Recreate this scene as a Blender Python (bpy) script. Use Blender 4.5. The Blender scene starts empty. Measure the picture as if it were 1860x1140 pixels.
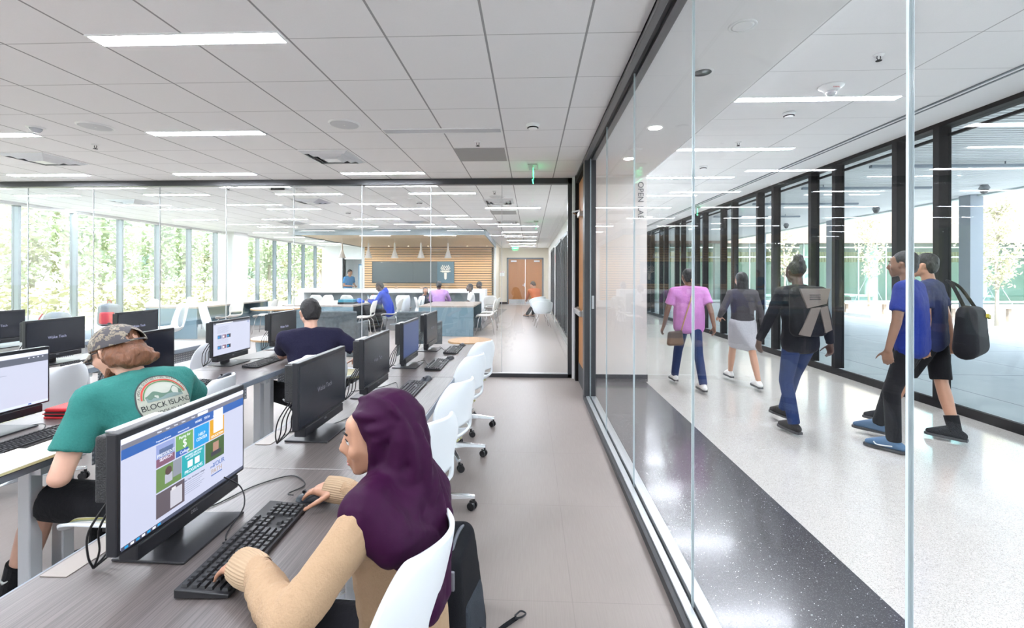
import bpy, bmesh, math, random
from mathutils import Vector, Matrix, Euler, noise
random.seed(7)
S = bpy.context.scene
COL = S.collection
# ------------------------------------------------------------------ camera
HC = 1.525; CE = 2.98; C2 = 3.3; F = 832.0
cd = bpy.data.cameras.new('camera'); cam = bpy.data.objects.new('camera', cd); COL.objects.link(cam)
cd.sensor_width = 36.0; cd.lens = 36.0 * F / 1860.0
cd.shift_x = 0.0; cd.shift_y = -(570.0 - 500.0) / 1860.0
cd.clip_start = 0.05; cd.clip_end = 400
cam.location = (0, 0, HC)
cam.matrix_world = Matrix.Translation((0, 0, HC)) @ Matrix.Rotation(0.040, 4, 'Z') @ Matrix.Rotation(math.pi / 2, 4, 'X') @ Matrix.Rotation(0.0018, 4, 'Z')
S.camera = cam
# ------------------------------------------------------------------ world, sun, exposure
w = bpy.data.worlds.new('sky'); S.world = w; w.use_nodes = True
nt = w.node_tree
sky = nt.nodes.new('ShaderNodeTexSky'); sky.sky_type = 'NISHITA'; sky.sun_disc = False
sky.sun_elevation = math.radians(48); sky.sun_rotation = math.radians(170); sky.air_density = 1.0; sky.dust_density = 2.0
mixw = nt.nodes.new('ShaderNodeMixRGB'); mixw.inputs[0].default_value = 0.55; mixw.inputs[2].default_value = (5.0, 5.4, 6.0, 1)
nt.links.new(sky.outputs[0], mixw.inputs[1])
bgn = nt.nodes['Background']; nt.links.new(mixw.outputs[0], bgn.inputs[0]); bgn.inputs[1].default_value = 0.19
sl = bpy.data.lights.new('sun', 'SUN'); sl.energy = 3.4; sl.angle = 0.01; sl.color = (1, .96, .9)
sun = bpy.data.objects.new('sun', sl); COL.objects.link(sun)
sun.rotation_euler = Vector((0.28, 0.75, -1.0)).to_track_quat('-Z', 'Y').to_euler()
S.view_settings.view_transform = 'Standard'; S.view_settings.look = 'None'
S.view_settings.exposure = 2.24; S.view_settings.gamma = 1.0; S.view_settings.use_curve_mapping = False
S.cycles.use_denoising = True
S.cycles.max_bounces = 10; S.cycles.diffuse_bounces = 5; S.cycles.glossy_bounces = 4
S.cycles.transmission_bounces = 4; S.cycles.transparent_max_bounces = 24
S.cycles.sample_clamp_indirect = 6.0; S.cycles.caustics_reflective = False; S.cycles.caustics_refractive = False
LAMP = 23.0          # emission of the ceiling strips
# ------------------------------------------------------------------ materials
MATS = {}
def nodes(m):
    m.use_nodes = True
    return m.node_tree, m.node_tree.nodes['Principled BSDF']
def mat(name, col, rough=.5, metal=0, noise_=None, bump=0, scale=40, emit=0, spec=None, stretch=None, coat=0, sheen=0):
    """noise_: amount of colour variation; bump: strength of noise bump"""
    if name in MATS: return MATS[name]
    m = bpy.data.materials.new(name); t, b = nodes(m)
    b.inputs['Base Color'].default_value = (*col, 1); b.inputs['Roughness'].default_value = rough; b.inputs['Metallic'].default_value = metal
    if spec is not None: b.inputs['Specular IOR Level'].default_value = spec
    if coat: b.inputs['Coat Weight'].default_value = coat; b.inputs['Coat Roughness'].default_value = .08
    if sheen: b.inputs['Sheen Weight'].default_value = sheen
    if emit: b.inputs['Emission Color'].default_value = (*col, 1); b.inputs['Emission Strength'].default_value = emit
    if noise_ or bump:
        tc = t.nodes.new('ShaderNodeTexCoord'); mp = t.nodes.new('ShaderNodeMapping'); n = t.nodes.new('ShaderNodeTexNoise')
        t.links.new(tc.outputs['Object'], mp.inputs[0]); t.links.new(mp.outputs[0], n.inputs['Vector'])
        if stretch: mp.inputs['Scale'].default_value = stretch
        n.inputs['Scale'].default_value = scale; n.inputs['Detail'].default_value = 4
        if noise_:
            mx = t.nodes.new('ShaderNodeMixRGB'); mx.inputs[1].default_value = tuple(c * (1 - noise_) for c in col) + (1,)
            mx.inputs[2].default_value = tuple(min(1, c * (1 + noise_)) for c in col) + (1,)
            t.links.new(n.outputs[0], mx.inputs[0]); t.links.new(mx.outputs[0], b.inputs['Base Color'])
        if bump:
            bp = t.nodes.new('ShaderNodeBump'); bp.inputs['Strength'].default_value = bump; bp.inputs['Distance'].default_value = .01
            t.links.new(n.outputs[0], bp.inputs['Height']); t.links.new(bp.outputs[0], b.inputs['Normal'])
    MATS[name] = m; return m
def mth(t, op, a, b=None, c=None):
    n = t.nodes.new('ShaderNodeMath'); n.operation = op
    for i, v in enumerate((a, b, c)):
        if v is None: continue
        if isinstance(v, (int, float)): n.inputs[i].default_value = v
        else: t.links.new(v, n.inputs[i])
    return n.outputs[0]
def mixc(t, fac, a, b):
    n = t.nodes.new('ShaderNodeMixRGB')
    for i, v in enumerate((fac, a, b)):
        if isinstance(v, (int, float)): n.inputs[i].default_value = v
        elif isinstance(v, tuple): n.inputs[i].default_value = (*v, 1)
        else: t.links.new(v, n.inputs[i])
    return n.outputs[0]
def objxyz(t):
    tc = t.nodes.new('ShaderNodeTexCoord'); s = t.nodes.new('ShaderNodeSeparateXYZ'); t.links.new(tc.outputs['Object'], s.inputs[0])
    return tc, s.outputs
def line_mask(t, v, period, off, width):
    f = mth(t, 'FRACT', mth(t, 'DIVIDE', mth(t, 'ADD', v, -off + 1000 * period), period))
    d = mth(t, 'ABSOLUTE', mth(t, 'SUBTRACT', f, .5))
    return mth(t, 'GREATER_THAN', d, .5 - width / period / 2)
def glass(name, tint=(1, 1, 1), refl=1.0, ior=1.45, extra=0.0, rough=0.0):
    m = bpy.data.materials.new(name); m.use_nodes = True; t = m.node_tree
    for n in list(t.nodes): t.nodes.remove(n)
    o = t.nodes.new('ShaderNodeOutputMaterial'); tr = t.nodes.new('ShaderNodeBsdfTransparent'); tr.inputs[0].default_value = (*tint, 1)
    g = t.nodes.new('ShaderNodeBsdfGlossy'); g.inputs['Roughness'].default_value = rough; g.inputs[0].default_value = (1, 1, 1, 1)
    fr = t.nodes.new('ShaderNodeLayerWeight'); fr.inputs[0].default_value = .5
    fac = mth(t, 'ADD', mth(t, 'MULTIPLY', mth(t, 'POWER', fr.outputs['Facing'], 5.0), .90 * refl), .04 * refl + extra)
    mx = t.nodes.new('ShaderNodeMixShader'); t.links.new(fac, mx.inputs[0]); t.links.new(tr.outputs[0], mx.inputs[1]); t.links.new(g.outputs[0], mx.inputs[2])
    t.links.new(mx.outputs[0], o.inputs[0]); MATS[name] = m; return m
def emis(name, col, s):
    new = name not in MATS; m = mat(name, col, .35, emit=s)
    if new: m.node_tree.nodes['Principled BSDF'].inputs['Base Color'].default_value = tuple(c * .06 for c in col) + (1,)
    return m

# ------------------------------------------------------------------ mesh builder
class G:
    def __init__(s): s.b = bmesh.new(); s.mi = 0
    def _fin(s, faces):
        for f in faces: f.material_index = s.mi
    def box(s, a, b, rot=None, ctr=None):
        """axis box from corner a to corner b"""
        x0, y0, z0 = a; x1, y1, z1 = b
        vs = [s.b.verts.new(p) for p in ((x0, y0, z0), (x1, y0, z0), (x1, y1, z0), (x0, y1, z0), (x0, y0, z1), (x1, y0, z1), (x1, y1, z1), (x0, y1, z1))]
        fs = [s.b.faces.new([vs[i] for i in q]) for q in ((3, 2, 1, 0), (4, 5, 6, 7), (0, 1, 5, 4), (1, 2, 6, 5), (2, 3, 7, 6), (3, 0, 4, 7))]
        s._fin(fs)
        if rot is not None:
            c = Vector(ctr) if ctr else (Vector(a) + Vector(b)) / 2
            bmesh.ops.rotate(s.b, verts=vs, cent=c, matrix=rot)
        return s
    def cbox(s, c, d, rot=None):
        return s.box([c[i] - d[i] / 2 for i in range(3)], [c[i] + d[i] / 2 for i in range(3)], rot)
    def poly(s, pts, h):
        """prism: pts list of 3D points (planar), extruded by vector h"""
        h = Vector(h); lo = [s.b.verts.new(p) for p in pts]; hi = [s.b.verts.new(Vector(p) + h) for p in pts]; n = len(pts); fs = []
        fs.append(s.b.faces.new(lo[::-1])); fs.append(s.b.faces.new(hi))
        for i in range(n): fs.append(s.b.faces.new((lo[i], lo[(i + 1) % n], hi[(i + 1) % n], hi[i])))
        s._fin(fs); bmesh.ops.recalc_face_normals(s.b, faces=fs); return s
    def quad(s, *p):
        s._fin([s.b.faces.new([s.b.verts.new(q) for q in p])]); return s
    def ring(s, c, ax, r, n):
        ax = Vector(ax).normalized(); u = ax.orthogonal().normalized(); v = ax.cross(u)
        return [s.b.verts.new(Vector(c) + u * (r * math.cos(2 * math.pi * i / n)) + v * (r * math.sin(2 * math.pi * i / n))) for i in range(n)]
    def tube(s, pts, r, n=8, caps=True):
        pts = [Vector(p) for p in pts]; k = len(pts)
        rs = r if isinstance(r, (list, tuple)) else [r] * k
        up = None; rings = []
        for i, p in enumerate(pts):
            d = (pts[min(i + 1, k - 1)] - pts[max(i - 1, 0)])
            d = d.normalized() if d.length > 1e-9 else Vector((0, 0, 1))
            if up is None: up = d.orthogonal().normalized()
            else:
                up = up - d * up.dot(d); up = up.normalized() if up.length > 1e-6 else d.orthogonal().normalized()
            v = d.cross(up)
            rings.append([s.b.verts.new(p + up * (rs[i] * math.cos(2 * math.pi * j / n)) + v * (rs[i] * math.sin(2 * math.pi * j / n))) for j in range(n)])
        fs = []
        for a, b in zip(rings, rings[1:]):
            for j in range(n): fs.append(s.b.faces.new((a[j], a[(j + 1) % n], b[(j + 1) % n], b[j])))
        if caps: fs.append(s.b.faces.new(rings[0][::-1])); fs.append(s.b.faces.new(rings[-1]))
        s._fin(fs); return s
    def lathe(s, prof, c=(0, 0, 0), n=24, M=None, cap=True):
        """prof list of (r,z) bottom to top"""
        c = Vector(c); rings = []; vs = []
        for r, z in prof:
            if r < 1e-6: rr = [s.b.verts.new(Vector((0, 0, z)))]
            else: rr = [s.b.verts.new((r * math.cos(2 * math.pi * i / n), r * math.sin(2 * math.pi * i / n), z)) for i in range(n)]
            rings.append(rr); vs += rr
        fs = []
        for a, b in zip(rings, rings[1:]):
            for j in range(n):
                k = (j + 1) % n
                q = [a[j % len(a)], a[k % len(a)], b[k % len(b)], b[j % len(b)]]
                u = []
                for v in q:
                    if v not in u: u.append(v)
                if len(u) > 2:
                    try: fs.append(s.b.faces.new(u))
                    except ValueError: pass
        if cap and len(rings[0]) > 1: fs.append(s.b.faces.new(rings[0][::-1]))
        if cap and len(rings[-1]) > 1: fs.append(s.b.faces.new(rings[-1]))
        mm = Matrix.Translation(c) @ (M.to_4x4() if M else Matrix())
        bmesh.ops.transform(s.b, matrix=mm, verts=vs); s._fin(fs); return s
    def ell(s, c, r, rot=None, n=14):
        if isinstance(r, (int, float)): r = (r, r, r)
        M = Matrix.Translation(c) @ (rot.to_4x4() if rot else Matrix()) @ Matrix.Diagonal((*r, 1))
        d = bmesh.ops.create_uvsphere(s.b, u_segments=n, v_segments=max(6, n * 2 // 3), radius=1, matrix=M)
        s._fin({f for v in d['verts'] for f in v.link_faces}); return s
    def cap(s, a, b, ra, rb=None, n=12):
        """round tapered capsule"""
        rb = ra if rb is None else rb; a = Vector(a); b = Vector(b); d = b - a; L = d.length
        if L < 1e-6: return s.ell(a, ra, n=n)
        prof = []
        for i in range(5):
            t = math.pi / 2 * (1 - i / 5); prof.append((ra * math.cos(t), -ra * math.sin(t)))
        prof[0] = (0, -ra); prof.append((ra, 0)); prof.append((rb, L))
        for i in range(1, 5):
            t = math.pi / 2 * i / 5; prof.append((rb * math.cos(t), L + rb * math.sin(t)))
        prof.append((0, L + rb))
        return s.lathe(prof, a, n, d.to_track_quat('Z', 'Y').to_matrix())
    def cone(s, a, b, ra, rb=None, n=16):
        rb = ra if rb is None else rb; a = Vector(a); b = Vector(b); d = b - a
        return s.lathe([(ra, 0), (rb, d.length)], a, n, d.to_track_quat('Z', 'Y').to_matrix())
    def hull(s, sph, n=10):
        """convex hull of spheres [(c,r)]"""
        t = bmesh.new()
        for c, r in sph:
            if isinstance(r, (int, float)): r = (r, r, r)
            bmesh.ops.create_uvsphere(t, u_segments=n, v_segments=max(5, n * 2 // 3), radius=1, matrix=Matrix.Translation(c) @ Matrix.Diagonal((*r, 1)))
        for f in list(t.faces): t.faces.remove(f)
        for e in list(t.edges): t.edges.remove(e)
        res = bmesh.ops.convex_hull(t, input=t.verts[:])
        vs = {}; fs = []
        for f in t.faces:
            q = []
            for v in f.verts:
                if v.index < 0 or v not in vs: vs.setdefault(v, s.b.verts.new(v.co))
                q.append(vs[v])
            try: fs.append(s.b.faces.new(q))
            except ValueError: pass
        t.free(); bmesh.ops.recalc_face_normals(s.b, faces=fs); s._fin(fs); return s
    def obj(s, name, m, parent=None, smooth=False, bevel=0, voxel=0, sm=4, loc=None, subsurf=0, solid=0, keep=False):
        me = bpy.data.meshes.new(name); s.b.normal_update(); s.b.to_mesh(me)
        if not keep: s.b.free()
        ms = m if isinstance(m, (list, tuple)) else [m]
        for x in ms: me.materials.append(x)
        if smooth or voxel or subsurf:
            for p in me.polygons: p.use_smooth = True
        o = bpy.data.objects.new(name, me); COL.objects.link(o)
        if parent: o.parent = parent
        if loc: o.location = loc
        if solid: md = o.modifiers.new('solid', 'SOLIDIFY'); md.thickness = solid; md.offset = 0
        if voxel:
            md = o.modifiers.new('remesh', 'REMESH'); md.mode = 'VOXEL'; md.voxel_size = voxel; md.use_smooth_shade = True
            if sm: md = o.modifiers.new('smooth', 'SMOOTH'); md.iterations = sm; md.factor = .6
        if bevel:
            md = o.modifiers.new('bevel', 'BEVEL'); md.width = bevel; md.segments = 2; md.limit_method = 'ANGLE'; md.angle_limit = .6
        if subsurf: md = o.modifiers.new('sub', 'SUBSURF'); md.levels = subsurf; md.render_levels = subsurf
        return o
def tag(o, label=None, cat=None, group=None, kind=None):
    if label: o['label'] = label
    if cat: o['category'] = cat
    if group: o['group'] = group
    if kind: o['kind'] = kind
    return o
def empty(name, loc, rz=0, label=None, cat=None, group=None):
    o = bpy.data.objects.new(name, None); COL.objects.link(o); o.location = loc; o.rotation_euler = (0, 0, rz); o.empty_display_size = .1
    return tag(o, label, cat, group)
def struct(g, name, m, **k):
    o = g.obj(name, m, **k); o['kind'] = 'structure'; return o
KIDS = {}
def kids(o): return [c for c in bpy.data.objects if c.parent is o]
def copy_tree(o, parent=None):
    c = o.copy(); COL.objects.link(c)
    if parent: c.parent = parent
    for ch in kids(o): copy_tree(ch, c)
    return c
def dup(o, loc, rz=0, label=None, group=None, scale=None):
    c = copy_tree(o); c.location = loc; c.rotation_euler = (0, 0, rz)
    if label: c['label'] = label
    if group: c['group'] = group
    if scale: c.scale = scale
    return c
TEXTROT = Euler((math.pi / 2, 0, math.pi))       # text that faces local +Y, read by a viewer who looks along -Y
def text(name, body, size, m, loc, rot, parent=None, align='CENTER', ext=.0004, shear=0):
    c = bpy.data.curves.new(name, 'FONT'); c.body = body; c.size = size; c.align_x = align; c.align_y = 'CENTER'; c.extrude = ext; c.shear = shear
    c.materials.append(m); tmp = bpy.data.objects.new(name, c); COL.objects.link(tmp); bpy.context.view_layer.update()
    me = bpy.data.meshes.new_from_object(tmp.evaluated_get(bpy.context.evaluated_depsgraph_get())); bpy.data.objects.remove(tmp)
    o = bpy.data.objects.new(name, me); COL.objects.link(o); o.location = loc; o.rotation_euler = rot
    if parent: o.parent = parent
    return o
def wire(pts, n=6):
    """catmull-rom through points"""
    P = [Vector(p) for p in pts]; out = []
    for i in range(len(P) - 1):
        a = P[max(i - 1, 0)]; b = P[i]; c = P[i + 1]; d = P[min(i + 2, len(P) - 1)]
        for k in range(n):
            t = k / n; out.append(.5 * ((2 * b) + (c - a) * t + (2 * a - 5 * b + 4 * c - d) * t * t + (-a + 3 * b - 3 * c + d) * t ** 3))
    out.append(P[-1]); return out
# ------------------------------------------------------------------ structure materials
def m_ceiling(name, col, line, px, py, ox, oy, wx=.014, wy=.007):
    m = bpy.data.materials.new(name); t, b = nodes(m); tc, o = objxyz(t)
    mx = line_mask(t, o[0], px, ox, wx); my = line_mask(t, o[1], py, oy, wy)
    f = mth(t, 'MAXIMUM', mx, mth(t, 'MULTIPLY', my, .7))
    n = t.nodes.new('ShaderNodeTexNoise'); n.inputs['Scale'].default_value = 90; t.links.new(tc.outputs['Object'], n.inputs['Vector'])
    base = mixc(t, n.outputs[0], tuple(c * .97 for c in col), col)
    t.links.new(mixc(t, f, base, line), b.inputs['Base Color']); b.inputs['Roughness'].default_value = .9
    b.inputs['Specular IOR Level'].default_value = .1
    return m
M_ceil = m_ceiling('lab ceiling tiles', (.93, .93, .94), (.38, .38, .39), .6096, .6096, -.885, 2.777 - .012)
M_ceil2 = m_ceiling('corridor ceiling tiles', (.90, .90, .90), (.50, .50, .50), 1.2192, .6096, 2.06, 2.85, .012, .007)
M_white = mat('white paint', (.82, .82, .81), .7, spec=.2)
M_soffit = mat('soffit paint', (.86, .86, .86), .8, spec=.15)
M_beige = mat('warm wall paint', (.72, .66, .55), .7, spec=.2)
M_wall = mat('cool white wall', (.76, .79, .80), .7, spec=.2)
M_black = mat('black anodised frame', (.035, .037, .042), .35)
M_track = mat('dark grey track', (.12, .12, .125), .35)
M_gfr = mat('grey frame', (.13, .15, .17), .4)
M_sill = mat('aluminium sill', (.50, .52, .53), .35, .6)
M_fin = mat('dark bronze fin', (.012, .011, .012), .6, spec=.12)
M_lmul = mat('pale mullion', (.20, .235, .26), .45, .2)
M_base = mat('black rubber base', (.035, .036, .04), .5)
M_wood = mat('maple door', (.42, .175, .055), .4, noise_=.13, scale=6, stretch=(1, 1, .12))
def m_floor():
    m = bpy.data.materials.new('plank floor'); t, b = nodes(m); tc, o = objxyz(t)
    mp = t.nodes.new('ShaderNodeMapping'); mp.inputs['Scale'].default_value = (60, 2.2, 1); t.links.new(tc.outputs['Object'], mp.inputs[0])
    n = t.nodes.new('ShaderNodeTexNoise'); n.inputs['Scale'].default_value = 3; n.inputs['Detail'].default_value = 6; t.links.new(mp.outputs[0], n.inputs['Vector'])
    c = mixc(t, n.outputs[0], (.275, .235, .215), (.345, .30, .275))
    f = mth(t, 'MAXIMUM', line_mask(t, o[0], .9, .2, .004), line_mask(t, o[1], .9, .35, .004))
    t.links.new(mixc(t, mth(t, 'MULTIPLY', f, .22), c, (.12, .1, .09)), b.inputs['Base Color'])
    b.inputs['Roughness'].default_value = .38; b.inputs['Specular IOR Level'].default_value = .45
    return m
M_floor = m_floor()
def m_terrazzo(name, base, chips, rough):
    m = bpy.data.materials.new(name); t, b = nodes(m); tc, o = objxyz(t); col = None
    c = base
    for sc, thr, cc in chips:
        v = t.nodes.new('ShaderNodeTexVoronoi'); v.inputs['Scale'].default_value = sc; t.links.new(tc.outputs['Object'], v.inputs['Vector'])
        rn = t.nodes.new('ShaderNodeSeparateXYZ'); t.links.new(v.outputs['Color'], rn.inputs[0])
        k = mth(t, 'MULTIPLY', mth(t, 'GREATER_THAN', rn.outputs[0], thr), mth(t, 'LESS_THAN', v.outputs['Distance'], .42))
        c = mixc(t, k, c, cc)
    t.links.new(c, b.inputs['Base Color']); b.inputs['Roughness'].default_value = rough; b.inputs['Specular IOR Level'].default_value = .6
    b.inputs['Coat Weight'].default_value = .35; b.inputs['Coat Roughness'].default_value = rough * .5
    return m
M_terl = m_terrazzo('light terrazzo', (.58, .55, .51), [(170, .62, (.40, .37, .34)), (120, .7, (.68, .65, .61)), (260, .8, (.32, .30, .28))], .15)
M_terd = m_terrazzo('dark terrazzo', (.055, .055, .062), [(210, .72, (.13, .13, .14)), (300, .86, (.02, .02, .02)), (190, .985, (.75, .75, .75))], .22)
M_pane = glass('clear partition glass', (.965, .98, .975), refl=1.0, extra=.004)
M_pane2 = glass('clear window glass', (.95, .975, .965), refl=.55)
M_edge = mat('polished glass edge', (.62, .72, .75), .15, spec=.8)
M_pane3 = glass('corridor wall glass', (.98, .985, .985), refl=.27)
M_joint = mat('pane joint', (.55, .57, .58), .3)
M_steel = mat('brushed steel', (.62, .62, .63), .3, .9)
M_chrome = mat('polished aluminium', (.80, .81, .83), .13, 1)
M_plast = mat('white plastic', (.86, .87, .87), .35)
M_lamp = emis('ceiling strip diffuser', (.90, .94, 1.03), LAMP)
M_lampoff = mat('unlit strip diffuser', (.60, .61, .64), .5)

# ------------------------------------------------------------------ floor and ceiling of the lab and the lounge
XR = .66            # lab face of the corridor glass wall
struct(G().box((-10.6, -4, -.1), (.80, 24.6, 0)), 'floor', M_floor)
struct(G().box((.80, -4, -.1), (4.85, 24.6, 0)), 'floor', M_terl)
struct(G().box((.80, -4, .0005), (1.66, 6.70, .004)), 'trim_7', M_terd)
struct(G().box((-10.6, -4, CE), (XR + .12, 24.6, CE + .5)), 'ceiling', M_ceil)
struct(G().box((XR + .12, -4, CE), (1.68, 24.6, CE + .5)), 'ceiling', M_soffit)
struct(G().box((1.68, -4, C2), (4.22, 24.6, C2 + .2)), 'ceiling', M_ceil2)
struct(G().box((4.22, -4, C2 - .0), (4.76, 24.6, C2 + .2)), 'ceiling', M_soffit)
g = G(); g.box((4.12, -4, C2 - .012), (4.14, 20, C2)); g.box((4.19, -4, C2 - .012), (4.21, 20, C2)); struct(g, 'trim_8', M_gfr)
struct(G().box((4.142, -4, C2 - .006), (4.188, 20, C2 - .001)), 'trim_9', M_plast)
# roof slabs and the walls behind the camera (close the box, keep the sky out)
struct(G().box((-11.2, -4.4, 3.5), (4.9, 25, 4.2)), 'ceiling', M_soffit)
struct(G().box((-10.6, -4.2, 0), (.74, -4.0, CE)), 'wall_back', M_wall)
struct(G().box((.74, -4.2, 0), (4.9, -4.0, 3.5)), 'wall_back', M_wall)
# end wall of the lounge with the double door
YE = 24.3
g = G(); g.box((-1.75, YE, 0), (-1.20, YE + .2, CE)); g.box((.66, YE, 0), (1.2, YE + .2, CE)); g.box((-1.20, YE, 2.42), (.66, YE + .2, CE))
struct(g, 'wall_end', M_beige)
struct(G().box((-1.78, 21.0, 0), (-1.62, YE + .2, CE)), 'wall_end', M_beige)
g = G(); g.box((-1.62, YE - .015, 0), (-1.24, YE, .12)); g.box((.70, YE - .015, 0), (.95, YE, .12)); struct(g, 'baseboard_end', M_base)
# right side of the lounge: white wall, dark framed glazed bays
g = G(); g.box((.95, 7.02, 0), (1.10, 11.3, CE)); g.box((.95, 11.3, 2.62), (1.10, YE, CE)); g.box((.95, 13.4, 0), (1.10, 13.7, 2.62)); g.box((.95, 16.6, 0), (1.10, 18.0, 2.62)); g.box((.95, 20.4, 0), (1.1, YE, 2.62))
struct(g, 'wall_lounge_right', M_white)
struct(G().box((.935, 7.02, 0), (.95, 11.3, .12)), 'baseboard_right', M_base)
for k, (a, b_) in enumerate([(11.3, 13.4), (13.7, 16.6), (18.0, 20.4)]):
    g = G(); g.box((.90, a, 2.54), (1.0, b_, 2.62)); g.box((.90, a, 0), (1.0, b_, .05)); [g.box((.90, a + q, 0), (1.0, a + q + .08, 2.62)) for q in [(b_ - a - .08) * k / 4 for k in range(5)]]
    wv = struct(g, 'window_%d' % (40 + k), M_black)
    gl = struct(G().box((.955, a + .09, .05), (.965, b_ - .09, 2.54)), 'pane', M_pane, parent=wv)
struct(G().box((1.3, 11, 0), (1.4, 21, CE)), 'wall_lounge_rooms', M_beige)
# ------------------------------------------------------------------ glazed partition across the lab
YP = 6.90
g = G(); g.box((-10.4, YP - .05, CE - .085), (.62, YP + .05, CE)); struct(g, 'trim_1', M_black)
g = G(); g.box((-10.4, YP - .05, 0), (.62, YP + .05, .055)); struct(g, 'trim_2', M_black)
g = G(); g.box((-10.4, YP - .052, .055), (.56, YP + .0, .066)); struct(g, 'trim_3', M_sill)
struct(G().box((.56, YP - .05, 0), (.62, YP + .05, CE)), 'trim_4', M_black)
jx = [ .56, -.43, -1.51, -2.57, -3.63, -4.70, -5.76, -6.83, -7.90, -8.97, -10.05, -10.4]
for i in range(len(jx) - 1):
    a, b_ = jx[i + 1], jx[i]
    o = struct(G().box((a + .004, YP - .006, .06), (b_ - .004, YP + .006, CE - .085)), 'window_%d' % (i + 1), M_pane)
    if i: struct(G().box((b_ - .004, YP - .007, .06), (b_ + .004, YP + .007, CE - .085)), 'joint', M_joint, parent=o)
# pier, door in the corridor wall, end post
struct(G().box((.62, YP - .10, 0), (.66, YP + .12, CE)), 'wall_right', M_white)
struct(G().box((.74, 6.68, 0), (1.68, 7.0, CE)).box((1.5, 7.0, 0), (1.68, 21.0, CE)), 'wall_pier', mat('pier paint', (.80, .78, .75), .6, spec=.2))
struct(G().box((.79, 6.66, .0), (1.69, 6.68, .10)), 'baseboard_pier', M_terd)
# ------------------------------------------------------------------ glass wall between lab and corridor
g = G(); g.box((.66, -4, CE - .05), (.705, 6.7, CE)); g.box((.745, -4, CE - .05), (.80, 6.7, CE)); struct(g, 'trim_5', M_track, bevel=.003)
g = G(); g.box((.66, -4, CE - .02), (.80, 6.7, CE - .001)); struct(g, 'trim_10', M_base)
g = G(); g.box((.655, -4, 0), (.682, 5.72, .045)); struct(g, 'trim_6', M_base)
g = G(); g.box((.682, -4, 0), (.722, 5.72, .055)); g.box((.742, -4, 0), (.805, 5.72, .055)); struct(g, 'trim_11', M_sill, bevel=.003)
g = G(); g.box((.722, -4, 0), (.742, 5.72, .03)); struct(g, 'trim_12', M_base)
jy = [5.62, 4.43, 3.265, 2.092, .914, -.26, -1.43, -2.6, -3.95]
for i in range(len(jy) - 1):
    b_, a = jy[i], jy[i + 1]
    o = struct(G().box((.7275, a + .003, .03), (.7365, b_ - .003, CE - .03)), 'window_%d' % (20 + i), M_pane3)
    g = G(); g.box((.7265, b_ - .003, .03), (.7375, b_ + .003, CE - .03)); struct(g, 'pane_edge', M_edge, parent=o)
# post, door frame and wooden door in line with the glass wall
g = G(); g.box((.66, 5.62, 0), (.712, 5.78, CE - .05)); g.box((.745, 5.62, 0), (.80, 5.78, CE - .05)); g.box((.70, 5.63, 0), (.76, 5.77, CE - .05)); struct(g, 'trim_13', M_black)
g = G(); g.box((.655, 6.66, 0), (.80, 6.80, CE)); g.box((.655, 5.78, CE - .12), (.80, 6.66, CE - .04)); struct(g, 'trim_14', M_fin)
d = struct(G().box((.70, 5.79, .01), (.745, 6.65, CE - .13)), 'door_1', M_wood)
struct(G().box((.694, 5.80, .01), (.70, 6.64, .28)), 'kick_plate', M_base, parent=d)
g = G(); g.box((.62, 5.84, 1.0), (.66, 6.60, 1.07)); g.box((.66, 5.84, .99), (.70, 5.92, 1.08)); g.box((.66, 6.52, .99), (.70, 6.60, 1.08)); struct(g, 'panic_bar', M_steel, parent=d, bevel=.008)
g = G(); g.box((.63, 6.0, 2.30), (.70, 6.22, 2.37)); struct(g, 'closer_body', M_steel, parent=d, bevel=.01)
g = G(); g.tube([(.66, 6.1, 2.39), (.58, 6.35, 2.40), (.655, 6.62, 2.40)], .011); struct(g, 'closer_arm', M_steel, parent=d)
# small latch block on the post
tag(G().box((.748, 5.60, 1.12), (.775, 5.63, 1.28)).obj('strike_plate', M_steel, bevel=.003), 'small steel strike plate on the black glass wall post', 'plate')
text_m = mat('sign grey', (.10, .105, .11), .5)
tg = empty('wall_sign', (1.585, 6.672, 2.60)); text('lettering', 'OPEN', .115, text_m, (0, 0, .13), Euler((math.pi / 2, math.pi / 2, 0)), tg, ext=.003); text('lettering', 'LAB', .115, text_m, (0, 0, -.17), Euler((math.pi / 2, math.pi / 2, 0)), tg, ext=.003)
tag(tg, 'grey OPEN LAB lettering running down the corridor pier', 'sign')

# ------------------------------------------------------------------ corridor facade (dark fins)
XF = 4.75
g = G(); g.box((XF - .03, -4, 3.25), (XF + .16, 20, 3.42)); struct(g, 'trim_15', M_fin)
g = G(); g.box((XF - .03, -4, 0), (XF + .02, 20, .10)); struct(g, 'trim_16', M_fin)
g = G(); g.box((XF + .02, -4, -.05), (XF + .16, 20, .06)); struct(g, 'trim_17', M_plast)
g = G(); g.box((XF + .06, -4, 3.14), (XF + .10, 20, 3.17)); struct(g, 'trim_18', M_fin)
fy = []
for k in range(-4, 9):
    fy += [5.48 + 1.80 * k, 6.09 + 1.80 * k]
fy = [y for y in fy if -3.9 < y < 20]
for i, y in enumerate(fy):
    o = struct(G().box((XF - .04, y, .10), (XF + .10, y + .08, 3.25)), 'trim_%d' % (30 + i), M_fin)
for i in range(len(fy) - 1):
    o = struct(G().box((XF + .065, fy[i] + .08, .06), (XF + .075, fy[i + 1], 3.25)), 'window_%d' % (50 + i), M_pane2)
struct(G().box((1.68, 19.9, 0), (4.95, 20.1, 3.5)), 'wall_corridor_end', M_white)
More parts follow.
